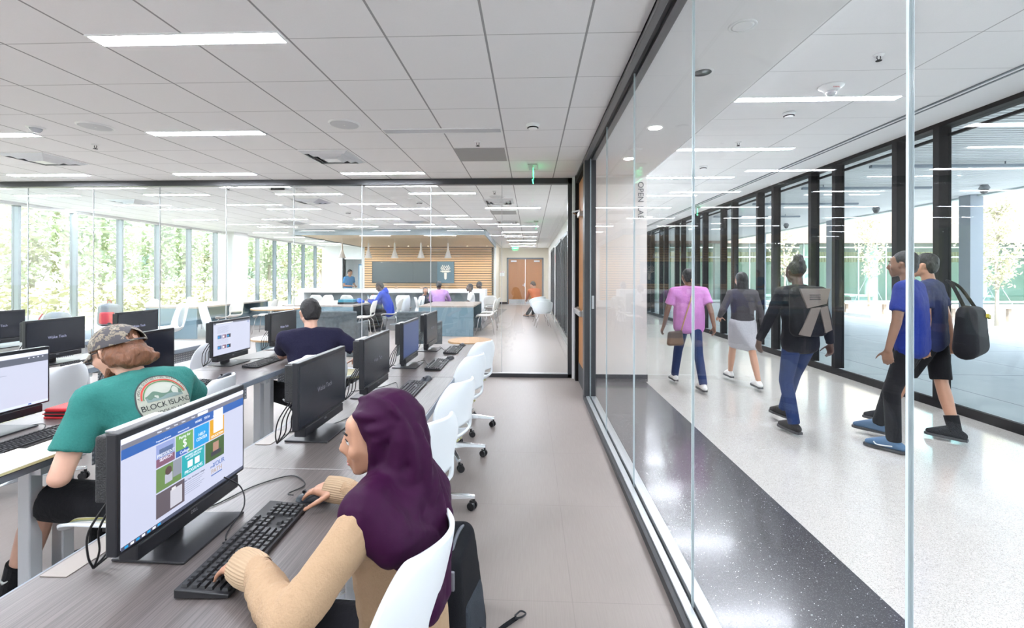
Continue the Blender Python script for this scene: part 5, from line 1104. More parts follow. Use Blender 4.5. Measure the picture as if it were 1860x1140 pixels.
def person(name, loc, rz, label, skin, top, bottom, shoe, pelvis, lean=0, side=0, twist=0, hp=0, hy=0, hr=0, handL=None, handR=None, footL=None, footR=None, s=1.0, sleeves='short', legs='long', hair='short', vox=.011, ual=.29, fal=.25, hdrop=0, rings=False,
           curl=.6, group=None, kneeL=(0, 1, .35), kneeR=(0, 1, .35), elL=(-.5, -.6, -.5), elR=(.5, -.6, -.5), hdL=None, hdR=None, toeL=(0, 1, 0), toeR=(0, 1, 0), heelL=0, heelR=0, belly=1.0, neckfwd=.02, face=False, tv=None, skirt=False, shoes=True, hairm=None, thumbup=False, spread=.10, hem=.0, wdt=1.0, cat='person', headless=False, nL=None, nR=None):
    """local frame: faces +Y, right hand +X. all targets in metres"""
    r = empty(name, loc, rz, label, cat, group); out = {'root': r}
    Ri = Matrix.Rotation(-rz, 3, 'Z'); w2 = lambda p: Ri @ (Vector(p) - Vector(loc)); v2 = lambda v: Ri @ Vector(v) if v else None
    handL, handR, footL, footR = w2(handL), w2(handR), w2(footL), w2(footR)
    hdL, hdR, nL, nR = v2(hdL), v2(hdR), v2(nL), v2(nR)
    B = Matrix.Rotation(-lean, 3, 'X') @ Matrix.Rotation(side, 3, 'Y') @ Matrix.Rotation(twist, 3, 'Z')
    B0 = Matrix.Rotation(-lean * .3, 3, 'X')
    pv = Vector(pelvis); up = B @ Vector((0, 0, 1)); fw = B @ Vector((0, 1, 0)); rt = B @ Vector((1, 0, 0))
    W = pv + (B0 @ Vector((0, 0, .17))) * s; C = pv + (B0 @ Vector((0, 0, .16)) + B @ Vector((0, -.01, .20))) * s; N = pv + (B0 @ Vector((0, 0, .16)) + B @ Vector((0, 0, .36))) * s
    shw = .175 * wdt; SL = N + (-rt * shw - up * .035) * s; SR = N + (rt * shw - up * .035) * s
    nb = N + (up * .02) * s; hc = nb + (Vector((0, 0, 1)) * (.125 - hdrop) + up * .03 + fw * (.02 + neckfwd)) * s
    MH = Matrix.Translation(hc) @ (Matrix.Rotation(hy, 3, 'Z') @ Matrix.Rotation(-hp, 3, 'X') @ Matrix.Rotation(hr, 3, 'Y')).to_4x4()
    HL, HR = pv + Vector((-.09, 0, -.01)) * s, pv + Vector((.09, 0, -.01)) * s
    ua, fa, th, sh = ual * s, fal * s, .42 * s, .42 * s
    eL, wL = ik(SL, handL, ua, fa, elL); eR, wR = ik(SR, handR, ua, fa, elR)
    kL, aL = ik(HL, footL, th, sh, kneeL); kR, aR = ik(HR, footR, th, sh, kneeR)
    out.update(head=MH, N=N, C=C, W=W, pv=pv, B=B, SL=SL, SR=SR, eL=eL, eR=eR, wL=wL, wR=wR, kL=kL, kR=kR, aL=aL, aR=aR, up=up, fw=fw, rt=rt)
    g = G(); b = belly
    def torso(g, e, lo=-.05, hi=.0, drop=True):
        T = lambda o, x, y, z: o + (rt * x + fw * y + up * z) * s
        P0 = lambda x, y, z: pv + (B0 @ Vector((x, y, z))) * s
        g.hull([(P0(.085 * b, 0, lo + .03), (.085 + e) * s), (P0(-.085 * b, 0, lo + .03), (.085 + e) * s), (T(W, .065 * b, 0, 0), (.082 * b + e) * s), (T(W, -.065 * b, 0, 0), (.082 * b + e) * s), (T(W, 0, .03 * b, 0), (.085 * b + e) * s)], 12)
        g.hull([(T(W, .065 * b, 0, 0), (.082 * b + e) * s), (T(W, -.065 * b, 0, 0), (.082 * b + e) * s), (T(C, .075 * wdt, .012, .03), (.088 + e) * s), (T(C, -.075 * wdt, .012, .03), (.088 + e) * s)], 12)
        g.hull([(T(C, .075 * wdt, .012, .03), (.088 + e) * s), (T(C, -.075 * wdt, .012, .03), (.088 + e) * s), (SL, (.050 + e) * s), (SR, (.050 + e) * s), (T(N, .04, -.012, -.01), (.045 + e) * s), (T(N, -.04, -.012, -.01), (.045 + e) * s)], 12)
    torso(g, -.006)
    g.cap(N - up * .02 * s, hc + (MH.to_3x3() @ Vector((0, -.02, -.06))) * s, .056 * s, .050 * s)
    if not headless: head_pts(g, MH, s)
    for S_, E, W2, sd in ((SL, eL, wL, -1), (SR, eR, wR, 1)):
        g.cap(S_, E, .048 * s, .038 * s); g.cap(E, W2, .039 * s, .026 * s)
        hd = hdL if sd < 0 else hdR; nn = nL if sd < 0 else nR
        hd = Vector(hd) if hd else (W2 - E).normalized()
        # palm faces the body / downwards
        nrm = Vector(nn) if nn else (Vector((0, 0, -1)) if abs(hd.z) < .75 else Vector((-sd, 0, 0)))
        tdir = hd.cross(nrm); want = Vector((-sd, 0, 0)) if abs(hd.z) < .75 else Vector((0, 1, 0)); sgn = 1 if tdir.dot(want) > 0 else -1
        hand(g, W2, hd, nrm, sgn, curl, s * .98, spread)
    for H, K, A, toe, heel in ((HL, kL, aL, toeL, heelL), (HR, kR, aR, toeR, heelR)):
        g.cap(H, K, .082 * s, .052 * s); g.cap(K, K.lerp(A, .35), .052 * s, .054 * s); g.cap(K.lerp(A, .35), A, .054 * s, .034 * s)
        t = Vector(toe).normalized(); hz = Vector((0, 0, -.055 * s)); g.hull([(A - t * .035 * s + hz * .6, .030 * s), (A + t * .12 * s + hz + Vector((0, 0, -heel)), .028 * s), (A + t * .02 * s, .036 * s), (A + t * .17 * s + hz * 1.1 + Vector((0, 0, -heel * 1.2)), .018 * s)], 8)
    body = g.obj('body', SK[skin] if isinstance(skin, int) else skin, r, voxel=vox * .8, sm=3)
    # top
    if top:
        g = G(); torso(g, .019 + hem, lo=-.06)
        for S_, E, W2 in ((SL, eL, wL), (SR, eR, wR)):
            if sleeves == 'short': g.cone(S_ + (S_ - E).normalized() * .02 * s, S_.lerp(E, .68), .062 * s, .068 * s)
            elif sleeves == 'long': g.cap(S_, E, .062 * s, .054 * s); g.cone(E, E.lerp(W2, .97), .053 * s, .038 * s); g.ell(E, .054 * s)
            if rings:
                dd = (W2 - E).normalized(); uu = (E - S_).normalized()
                for q_ in range(7):
                    t_ = .16 + .085 * q_; c_ = E.lerp(W2, t_); rr_ = (.053 - .015 * t_) * s + .0045; ax_ = (dd + uu * (.25 - .1 * (q_ % 3))).normalized(); g.cone(c_ - ax_ * .004, c_ + ax_ * .004, rr_, rr_, 20)
                for q_ in range(3):
                    c_ = E.lerp(S_, .10 + .11 * q_); ax_ = (uu + dd * .5).normalized(); g.cone(c_ - ax_ * .005, c_ + ax_ * .005, .0585 * s, .0585 * s, 20)
            g.ell(S_, .063 * s)
        out['top'] = g.obj('shirt', top, r, voxel=vox, sm=5)
        if tv:
            tx = bpy.data.textures.get('folds') or bpy.data.textures.new('folds', 'CLOUDS'); tx.noise_scale = .07; md = out['top'].modifiers.new('folds', 'DISPLACE'); md.texture = tx; md.strength = tv; md.mid_level = .5
    if bottom:
        g = G(); g.hull([(HL + Vector((0, 0, .03)), .088 * s), (HR + Vector((0, 0, .03)), .088 * s), (HL, .092 * s), (HR, .092 * s)], 12)
        if skirt: g.hull([(HL + Vector((0, 0, .03)), .117 * s), (HR + Vector((0, 0, .03)), .117 * s)] + [(HL.lerp(kL, .75), .085 * s), (HR.lerp(kR, .75), .085 * s)], 12)
        else:
            for H, K, A in ((HL, kL, aL), (HR, kR, aR)):
                if legs == 'long': g.cap(H, K, .092 * s, .066 * s); g.cone(K, K.lerp(A, 1.03), .066 * s, .056 * s); g.ell(K, .066 * s)
                else: g.ell(H, .092 * s); g.cone(H, H.lerp(K, .93), .094 * s, .084 * s)
        out['bottom'] = g.obj('skirt' if skirt else 'trousers' if legs == 'long' else 'shorts', bottom, r, voxel=vox, sm=5)
    if shoe:
        for A, K, toe, heel, nm in ((aL, kL, toeL, heelL, 'shoe'), (aR, kR, toeR, heelR, 'shoe')):
            t = Vector(toe).normalized(); u = Vector((0, 0, 1)); h1 = Vector((0, 0, -heel)); q = Vector((-t.y, t.x, 0))
            g = G(); g.hull([(A - t * .05 * s + u * -.045 * s, .038 * s), (A + t * .02 * s + u * -.005 * s, .043 * s), (A + t * .13 * s + u * -.052 * s + h1, .034 * s), (A + t * .185 * s + u * -.058 * s + h1 * 1.2, .026 * s)], 10)
            sh_ = g.obj('shoe', shoe, r, voxel=.009, sm=3)
            g = G(); pts = []
            for a_, wd in ((-.085, .026), (-.05, .038), (.05, .036), (.13, .042), (.19, .034), (.215, .015)): pts.append((a_, wd))
            loop = [A + t * a_ * s + q * wd * s + h1 * max(0, a_ / .185) + u * -.092 * s for a_, wd in pts] + [A + t * a_ * s - q * wd * s + h1 * max(0, a_ / .185) + u * -.092 * s for a_, wd in pts[::-1]]
            g.poly(loop, (0, 0, .022 * s)); g.obj('sole', out.get('solem') or mat('shoe sole', (.05, .05, .055), .6), sh_)
    if hair and not headless:
        g = G(); hm = hairm or M_hairb; T = lambda x, y, z: MH @ (Vector((x, y, z)) * s)
        if hair == 'short': g.ell(T(0, -.020, .045), (.080 * s, .096 * s, .086 * s), MH.to_3x3(), 18); g.hull([(T(.052, -.058, .02), .034 * s), (T(-.052, -.058, .02), .034 * s), (T(.037, -.064, -.045), .028 * s), (T(-.037, -.064, -.045), .028 * s), (T(0, -.085, 0), .030 * s)])
        elif hair == 'bun': g.ell(T(0, -.020, .045), (.080 * s, .096 * s, .086 * s), MH.to_3x3(), 18); g.ell(T(0, -.04, .14), .05 * s); g.ell(T(0, -.09, .10), .035 * s)
        elif hair == 'long': g.ell(T(0, -.022, .042), (.084 * s, .10 * s, .090 * s), MH.to_3x3(), 18); g.hull([(T(.05, -.05, .02), .04 * s), (T(-.05, -.05, .02), .04 * s), (T(.055, -.06, -.20), .035 * s), (T(-.055, -.06, -.20), .035 * s)])
        elif hair == 'mid': g.ell(T(0, -.022, .042), (.085 * s, .10 * s, .090 * s), MH.to_3x3(), 18); g.hull([(T(.045, -.04, .03), .045 * s), (T(-.045, -.04, .03), .045 * s), (T(.06, -.045, -.06), .034 * s), (T(-.06, -.045, -.06), .034 * s), (T(0, -.095, -.05), .035 * s)])
        out['hair'] = g.obj('hair', hm, r, voxel=vox * .8, sm=3)
        md = out['hair'].modifiers.new('locks', 'DISPLACE'); tx = bpy.data.textures.get('hairtex') or bpy.data.textures.new('hairtex', 'CLOUDS'); tx.noise_scale = .02; md.texture = tx; md.strength = .008
    if not headless:
        g = G(); g2 = G()
        for q in (-1, 1):
            g.ell(MH @ (Vector((q * .030, .0745, .006)) * s), .0125 * s, n=12); g2.ell(MH @ (Vector((q * .030, .0838, .006)) * s), (.006 * s, .004 * s, .006 * s), MH.to_3x3(), 8)
        e = g.obj('eyes', M_eye, r, smooth=True); g2.obj('irises', M_iris, e, smooth=True)
        g = G()
        for q in (-1, 1): g.tube([MH @ (Vector((q * .016, .096, .030)) * s), MH @ (Vector((q * .032, .092, .036)) * s), MH @ (Vector((q * .046, .078, .030)) * s)], .003 * s, 6)
        g.obj('eyebrows', hairm or M_hairb, r, smooth=True)
    return out
R_ = math.radians
# ------------------------------------------------------------------ woman in the purple headscarf
M_swt = M_cloth('camel knit', (.40, .27, .165), .9, .35, 180, .07)
def m_rib():
    m = bpy.data.materials.new('ribbed knit'); t, b = nodes(m); b.inputs['Base Color'].default_value = (.60, .46, .32, 1); b.inputs['Roughness'].default_value = .9; return m
M_hij = mat('purple satin jersey', (.030, .0028, .026), .6, noise_=.15, scale=6, bump=.15, spec=.14)
W1 = person('seated_woman', (-.318, 1.275, 0), R_(84), 'woman in purple headscarf and camel sweater using keyboard and mouse', 1, M_swt, M_cloth('dark trousers', (.02, .02, .025)), M_cloth('dark shoe', (.02, .02, .02)), (-.06, 0, .495), side=.10, ual=.27, fal=.29, hdrop=.035, lean=.17, hp=.12, hy=R_(13),
            handL=(-.685, 1.11, .805), handR=(-.650, 1.535, .80), footL=(-.72, 1.15, .09), footR=(-.72, 1.40, .09), s=.90, sleeves='long', rings=True, hair=None, vox=.0065, curl=.42, elL=(-.165, -.08, -.065), elR=(.5, -.6, -.8), kneeL=(0, .3, 1), kneeR=(0, .3, 1),
            hdL=(-.93, .32, -.16), hdR=(-1, .12, -.05), nL=(-.1, 0, -1), nR=(-.05, 0, -1), tv=.012, neckfwd=.02)
r = W1['root']; s = .90; MH = W1['head']; T = lambda x, y, z: MH @ (Vector((x, y, z)) * s)
# ribbed cuffs
for E, Wp, hd in ((W1['eL'], W1['wL'], (-.93, .32, -.16)), (W1['eR'], W1['wR'], (-1, .12, -.05))):
    hdv = Matrix.Rotation(-R_(84), 3, 'Z') @ Vector(hd).normalized(); d = (Wp - E).normalized(); a = Wp - d * .045; b = Wp + hdv * .048; g = G(); ax = (b - a).normalized(); u = ax.orthogonal().normalized(); v = ax.cross(u); n = 72; rr = []
    for t_, rad in ((0, .037), (.25, .041), (.6, .042), (1, .0385), (1.0, .033), (.6, .030)):
        rr.append([g.b.verts.new(a.lerp(b, t_) + (u * math.cos(2 * math.pi * j / n) + v * math.sin(2 * math.pi * j / n) * .86) * (rad + (.0014 if j % 2 else 0))) for j in range(n)])
    for A, B in zip(rr, rr[1:]):
        for j in range(n): g.b.faces.new((A[j], A[(j + 1) % n], B[(j + 1) % n], B[j]))
    g.obj('cuff', mat('ribbed cuff', (.42, .30, .19), .9), r)
# headscarf: cap, face band, side drape, shoulder cape, folds
sc_ = G(); RH = MH.to_3x3()
sc_.ell(T(0, -.035, .050), (.090 * s, .104 * s, .095 * s), RH, 20)
sc_.hull([(T(0, -.035, .06), .085 * s), (T(0, -.075, .03), .085 * s), (T(0, -.095, -.03), .070 * s)])
fwl, upl, rtl = W1['fw'], W1['up'], W1['rt']; N = W1['N']; SL, SR, C = W1['SL'], W1['SR'], W1['C']
for q in (-1, 1):   # cheeks and under the chin
    sc_.hull([(T(q * .072, -.006, .055), .015), (T(q * .076, -.030, .0), .014), (T(q * .081, -.008, .012), .013), (T(q * .076, -.010, -.022), .012), (T(q * .062, -.030, -.07), .018), (T(q * .030, .020, -.128), .018), (T(q * .05, -.06, -.05), .03)])
sc_.hull([(T(.045, -.01, -.12), .03), (T(-.045, -.01, -.12), .03), (T(0, .022, -.145), .026), (T(0, -.07, -.05), .06), (N + fwl * .055 - upl * .03, .035), (N - fwl * .03, .055)])
sc_.hull([(T(0, -.095, -.02), .058), (T(.03, -.04, -.06), .05), (T(-.03, -.04, -.06), .05), (N - fwl * .075 - upl * .01, .055), (N + rtl * .05 - fwl * .03, .055), (N - rtl * .05 - fwl * .03, .055)])
for q, S_ in ((-1, SL), (1, SR)):
    sc_.hull([(N + rtl * q * .04, .056), (S_ + upl * .010, .066), (S_ - rtl * q * .03 - fwl * .03 - upl * .03, .062), (N + fwl * .05 - upl * .02, .045)])
    sc_.hull([(S_ + upl * .0 - fwl * .012, .064), (S_ - upl * .06 - fwl * .055, .058), (C - fwl * .07 - rtl * q * -.05, .06)])
    sc_.hull([(N + rtl * q * .03 + upl * .01, .052), (S_ + upl * .012 - rtl * q * .045, .048), (S_ - upl * .06 - fwl * .045 - rtl * q * .03, .046), (N - fwl * .075 - upl * .02, .05)])
    sc_.hull([(S_ - upl * .05 - fwl * .05 - rtl * q * .04, .046), (S_ - upl * .20 - fwl * .045 - rtl * q * .07, .040), (C - fwl * .09 - upl * .03, .05), (N - fwl * .08, .05)])
    sc_.hull([(S_ - rtl * q * .055 + upl * .01, .045), (S_ - rtl * q * .09 - upl * .10 + fwl * .055, .034), (N + fwl * .075 - upl * .04, .036)])
sc_.hull([(C - fwl * .075 + rtl * .07, .045), (C - fwl * .075 - rtl * .07, .045), (C - fwl * .07 - upl * .17 + rtl * .05, .035), (C - fwl * .07 - upl * .17 - rtl * .05, .035), (N - fwl * .085 - upl * .05, .05)])
def fold(pts, r0):
    P = wire(pts, 5)
    for i in range(len(P) - 1):
        t_ = i / (len(P) - 1); ra = r0 * (.45 + .75 * math.sin(math.pi * min(1, t_ + .12))); sc_.cap(P[i], P[i + 1], ra, ra, 8)
pin = T(-.078, -.095, .055)
fold([T(-.030, .055, .085), T(-.072, .02, .088), pin], .010)
fold([T(-.072, .010, .050), T(-.086, -.02, .045), pin], .010)
fold([T(-.080, -.012, .0), T(-.088, -.03, .015), pin], .009)
fold([T(-.0, .045, .125), T(-.05, -.03, .125), T(-.078, -.08, .085), pin], .009)
fold([pin, T(-.088, -.065, -.01), T(-.078, -.035, -.09), T(-.050, .02, -.15)], .013)
fold([pin, T(-.094, -.085, -.03), T(-.088, -.045, -.12), T(-.055, .025, -.19), T(-.03, .06, -.25)], .014)
fold([pin, T(-.09, -.12, -.04), T(-.095, -.10, -.13), T(-.08, -.04, -.21)], .015)
fold([T(-.06, -.135, .03), T(-.07, -.15, -.06), T(-.09, -.14, -.15), T(-.11, -.09, -.22)], .014)
fold([T(-.02, -.14, -.08), T(-.06, -.16, -.14), T(-.10, -.145, -.20)], .016)
fold([SL - fwl * .03 + upl * .045 - rtl * .0, SL - fwl * .085 - upl * .02, SL - fwl * .095 - upl * .13 + rtl * .03], .013)
fold([N - rtl * .06 - fwl * .06 + upl * .02, SL + rtl * .05 - fwl * .10 - upl * .06, SL + rtl * .06 - fwl * .10 - upl * .20], .014)
fold([N - fwl * .12 + upl * .02, C - fwl * .12 + upl * .02, C - fwl * .10 - upl * .12], .015)
fold([N + rtl * .05 - fwl * .11, C + rtl * .05 - fwl * .12, C + rtl * .04 - fwl * .10 - upl * .12], .014)
o = sc_.obj('headscarf', M_hij, r, voxel=.0065, sm=5); tx = bpy.data.textures.new('scarf folds', 'CLOUDS'); tx.noise_scale = .055; md = o.modifiers.new('d', 'DISPLACE'); md.texture = tx; md.strength = .010
g = G()
for q in (-1, 1): g.tube([T(q * .018, .0865, .010), T(q * .030, .0885, .0145), T(q * .043, .0795, .010)], .0016, 6)
g.obj('eyelashes', M_hairb, r, smooth=True)
g = G(); g.ell(T(0, .0935, -.059), (.017, .006, .0045), RH, 12); g.ell(T(0, .0925, -.069), (.015, .0065, .0055), RH, 12); g.obj('lips', M_lip, r, smooth=True)
g = G()
g.b.free(); g.b = bmesh.new(); V = [[g.b.verts.new((.012 * math.sin(j * 1.3 + i), -.06 + .02 * j, -.28 + .06 * i)) for j in range(7)] for i in range(9)]
for A, B in zip(V, V[1:]):
    for j in range(6): g.b.faces.new((A[j], A[j + 1], B[j + 1], B[j]))
mp_ = mat('patterned fabric', (.10, .03, .25), .8); t_, b_ = nodes(mp_); vv = t_.nodes.new('ShaderNodeTexVoronoi'); vv.inputs['Scale'].default_value = 110; rp = t_.nodes.new('ShaderNodeValToRGB'); rp.color_ramp.interpolation = 'CONSTANT'; rp.color_ramp.elements[0].color = (.08, .02, .22, 1); rp.color_ramp.elements[1].color = (.75, .5, .1, 1); rp.color_ramp.elements[1].position = .55
sp_ = t_.nodes.new('ShaderNodeSeparateXYZ'); tc_ = t_.nodes.new('ShaderNodeTexCoord'); t_.links.new(tc_.outputs['Object'], vv.inputs['Vector']); t_.links.new(vv.outputs['Color'], sp_.inputs[0]); t_.links.new(sp_.outputs[0], rp.inputs[0]); t_.links.new(rp.outputs[0], b_.inputs['Base Color'])
o = g.obj('tunic_hem', mp_, W1['root'], subsurf=1, solid=.004); o.matrix_local = Matrix.Rotation(-R_(84), 4, 'Z') @ Matrix.Translation(Vector((-.262, 1.36, .56)) - Vector(W1['root'].location))
# ------------------------------------------------------------------ student in the camouflage cap
M_teal = M_cloth('faded teal cotton', (.035, .19, .165), .95, .3, 120, .12)
M_blk = M_cloth('black cotton', (.008, .008, .010)); M_brown = mat('auburn hair', (.17, .065, .028), .5, bump=.9, scale=70, stretch=(1, 1, .35), noise_=.45)
W2 = person('seated_man', (-1.63, 2.06, 0), R_(79), 'seated man in a teal island print T-shirt and camouflage cap writing on paper', 0, M_teal, M_blk, M_cloth('black sneaker', (.015, .015, .018)), (0, .08, .50), lean=.40, hp=.42, hy=.10,
            handL=(-2.06, 1.985, .79), handR=(-2.12, 2.42, .785), footL=(-2.28, 1.93, .10), footR=(-2.22, 2.28, .10), s=1.05, sleeves='short', legs='short', hair=None, hairm=M_brown, vox=.008, curl=.75, elL=(-.13, -.11, -.13), elR=(.8, .0, -.4), kneeL=(0, .2, 1), kneeR=(0, .2, 1), hdL=(-.75, .6, -.1), wdt=1.10, tv=.014, neckfwd=.08)
r = W2['root']; s = 1.05; MH = W2['head']; RH = MH.to_3x3(); T = lambda x, y, z: MH @ (Vector((x, y, z)) * s)
def m_camo():
    m = bpy.data.materials.new('digital camouflage'); t, b = nodes(m); tc = t.nodes.new('ShaderNodeTexCoord'); v = t.nodes.new('ShaderNodeVectorMath'); v.operation = 'SNAP'; v.inputs[1].default_value = (.005, .005, .005); t.links.new(tc.outputs['Object'], v.inputs[0])
    n = t.nodes.new('ShaderNodeTexNoise'); n.inputs['Scale'].default_value = 26; n.inputs['Detail'].default_value = 2; t.links.new(v.outputs[0], n.inputs['Vector'])
    r_ = t.nodes.new('ShaderNodeValToRGB'); r_.color_ramp.interpolation = 'CONSTANT'; e = r_.color_ramp.elements; e[0].color = (.075, .07, .075, 1); e[1].position = .47; e[1].color = (.24, .20, .15, 1); x = r_.color_ramp.elements.new(.56); x.color = (.12, .11, .10, 1); x = r_.color_ramp.elements.new(.62); x.color = (.34, .30, .24, 1)
    t.links.new(n.outputs[0], r_.inputs[0]); t.links.new(r_.outputs[0], b.inputs['Base Color']); b.inputs['Roughness'].default_value = .9; return m
M_camo = m_camo()
g = G(); g.ell(T(0, -.018, .042), (.074 * s, .090 * s, .076 * s), RH, 18)
for q in (-1, 1): g.hull([(T(q * .058, .012, .018), .018), (T(q * .062, -.05, .0), .026), (T(q * .070, -.050, -.055), .026), (T(q * .060, -.01, -.05), .018)]); g.hull([(T(q * .066, -.055, -.02), .030), (T(q * .074, -.095, -.075), .022), (T(q * .03, -.075, -.07), .034)])
g.hull([(T(.04, -.070, -.005), .032), (T(-.04, -.070, -.005), .032), (T(.045, -.085, -.075), .034), (T(-.045, -.085, -.075), .034), (T(0, -.105, -.05), .032)])
o = g.obj('hair', M_brown, r, voxel=.007, sm=3); tx = bpy.data.textures.new('wavy hair', 'CLOUDS'); tx.noise_scale = .028; md = o.modifiers.new('d', 'DISPLACE'); md.texture = tx; md.strength = .022
# cap: dome cut off by a band plane, with an arched opening at the back
g = G(); nu, nv = 48, 16; V = []
for i in range(nv + 1):
    ph = math.radians(88) * (1 - i / nv); rr = []
    for j in range(nu):
        a = 2 * math.pi * j / nu; z = math.sin(ph) * .104 + .020; x = math.cos(ph) * .093 * math.cos(a); y = math.cos(ph) * .116 * math.sin(a) - .018
        rr.append(g.b.verts.new(T(x, y, z + .012 * (y + .014) / .1)))
    V.append(rr)
for i in range(nv):
    for j in range(nu):
        a = math.degrees(2 * math.pi * (j + .5) / nu); da = abs((a - 270 + 180) % 360 - 180); h = i / nv
        if da < 34 and .60 + .30 * (da / 34) ** 2 < h < .90: continue
        g.b.faces.new((V[i][j], V[i + 1][j], V[i + 1][(j + 1) % nu], V[i][(j + 1) % nu]))
cap_ = g.obj('cap', M_camo, r, subsurf=1, solid=.004)
g = G(); V = []
for i in range(5):
    rr = []
    for j in range(13):
        a = math.radians(28 + 124 * j / 12); e = 1 + .62 * (i / 4) * math.sin(math.pi * j / 12) ** .7; rr.append(g.b.verts.new(T(.093 * math.cos(a) * (1 + .05 * i / 4), .116 * math.sin(a) * e - .018, .038 - .022 * (i / 4) - .018 * abs(j - 6) / 6)))
    V.append(rr)
for A, B in zip(V, V[1:]):
    for j in range(12): g.b.faces.new((A[j], A[j + 1], B[j + 1], B[j]))
g.obj('visor', M_camo, cap_, solid=.004, subsurf=1); G().ell(T(0, -.014, .136), (.008, .008, .004)).obj('button', M_camo, cap_)
g = G()
for q in (-1, 1): g.tube(wire([T(q * .081, -.005, .012), T(q * .078, .045, .016), T(q * .062, .088, .012)]), .0022)
for q in (-1, 1): g.tube(wire([T(q * .055, .094, .012), T(q * .045, .100, -.010), T(q * .022, .104, -.010), T(q * .014, .104, .012), T(q * .035, .102, .018), T(q * .055, .094, .012)]), .0018)
g.obj('glasses', M_cab, r, smooth=True)
G().hull([(T(.03, .055, -.095), .018), (T(-.03, .055, -.095), .018), (T(.05, .01, -.062), .014), (T(-.05, .01, -.062), .014), (T(0, .078, -.10), .016)]).obj('beard', M_brown, r, voxel=.008)
def wrap(o, target, off=.003):
    md = o.modifiers.new('wrap', 'SHRINKWRAP'); md.target = target; md.wrap_method = 'PROJECT'; md.use_project_z = True; md.use_negative_direction = True; md.use_positive_direction = True; md.offset = off; md.project_limit = .25
def back_print(Wd, parent):
    """elements of the round print on the shirt back; local Z of every piece points out of the back"""
    c = Wd['C'] + Wd['up'] * .035 + Wd['rt'] * .02 - Wd['fw'] * .20; zx = -Wd['fw']; yx = Wd['up']; xx = yx.cross(zx)
    M = Matrix((xx, yx, zx)).transposed().to_4x4(); M.translation = c
    def disc(rad, m, off, a0=0, a1=360, r0=0, cy=0, nm='print'):
        g = G(); n = 40; k = 7; V = []
        for i in range(k + 1):
            rr = r0 + (rad - r0) * i / k; V.append([g.b.verts.new((rr * math.cos(math.radians(a0 + (a1 - a0) * j / n)), rr * .96 * math.sin(math.radians(a0 + (a1 - a0) * j / n)) + cy, 0)) for j in range(n + 1)])
        for A, B in zip(V, V[1:]):
            for j in range(n):
                try: g.b.faces.new((A[j], A[j + 1], B[j + 1], B[j]))
                except ValueError: pass
        o = g.obj(nm, m, parent); o.matrix_local = M; wrap(o, Wd['top'], off); return o
    disc(.135, mat('print dark rim', (.06, .07, .07), .9), .0025); disc(.129, mat('print cream', (.42, .43, .36), .9), .0035); disc(.113, mat('print red arc', (.50, .07, .05), .9), .0045, 12, 168, .105)
    disc(.103, mat('print green arc', (.10, .22, .08), .9), .0045, 12, 168, .098); disc(.094, mat('print pale sky', (.46, .48, .42), .9), .0045, 8, 172)
    def strip_(pts, m, off):
        g = G(); n = 24; A = []; B = []
        for j in range(n + 1):
            x = -.088 + .176 * j / n; lo, hi_ = pts(x); A.append(g.b.verts.new((x, lo, 0))); B.append(g.b.verts.new((x, hi_, 0)))
        for j in range(n): g.b.faces.new((A[j], A[j + 1], B[j + 1], B[j]))
        o = g.obj('print', m, parent); o.matrix_local = M; wrap(o, Wd['top'], off)
    strip_(lambda x: (.008, .032 + .022 * math.exp(-((x + .04) / .03) ** 2) + .03 * math.exp(-((x - .055) / .02) ** 2)), mat('print hills', (.12, .20, .15), .9), .0052)
    strip_(lambda x: (.006, .022 + .006 * math.sin(x * 60)), mat('print water', (.20, .27, .26), .9), .006)
    def tx_(body, size, y, m, x=0):
        o = text('print_lettering', body, size, m, (0, 0, 0), Euler((0, 0, 0)), parent, ext=0)
        o.data.transform(Matrix.Translation((x, y, 0))); o.matrix_local = M
        md = o.modifiers.new('r', 'REMESH') if False else None; wrap(o, Wd['top'], .007)
    ik_ = mat('print ink', (.02, .025, .03), .9)
    tx_('BLOCK ISLAND', .036, -.018, ik_); tx_('RHODE ISLAND', .024, -.052, ik_); tx_('~ ~ ~', .03, -.085, mat('print green arc', 0))
    for k, ch in enumerate('A WORLD DISTINCTION WITH A REEF'):
        a = math.radians(164 - k * 148 / 30)
        if ch == ' ': continue
        o = text('print_lettering', ch, .014, ik_, (0, 0, 0), Euler((0, 0, 0)), parent, ext=0); o.data.transform(Matrix.Translation((.121 * math.cos(a), .117 * math.sin(a), 0)) @ Matrix.Rotation(a - math.pi / 2, 4, 'Z')); o.matrix_local = M; wrap(o, Wd['top'], .0065)
back_print(W2, W2['top'])
for A, nm in ((W2['aL'], 'sock'), (W2['aR'], 'sock')):
    K = W2['kL'] if A is W2['aL'] else W2['kR']; sk = G().cone(A + (A - K).normalized() * .02, A.lerp(K, .36), .047, .058, 20).obj(nm, M_blk, r, smooth=False)
A, K = W2['aL'], W2['kL']; sw = G(); d_ = (K - A).normalized(); side = Vector((-.9, -.35, 0)).normalized()
base = A.lerp(K, .22) + side * .052
G().tube([base + Vector((0, 0, .012)), base - d_.cross(side) * .02 - Vector((0, 0, .004)), base - d_.cross(side) * .045 + Vector((0, 0, .016))], [.0035, .006, .001], 6).obj('sock_mark', mat('shoe stripe', (.62, .63, .62), .5), W2['root'], smooth=True)
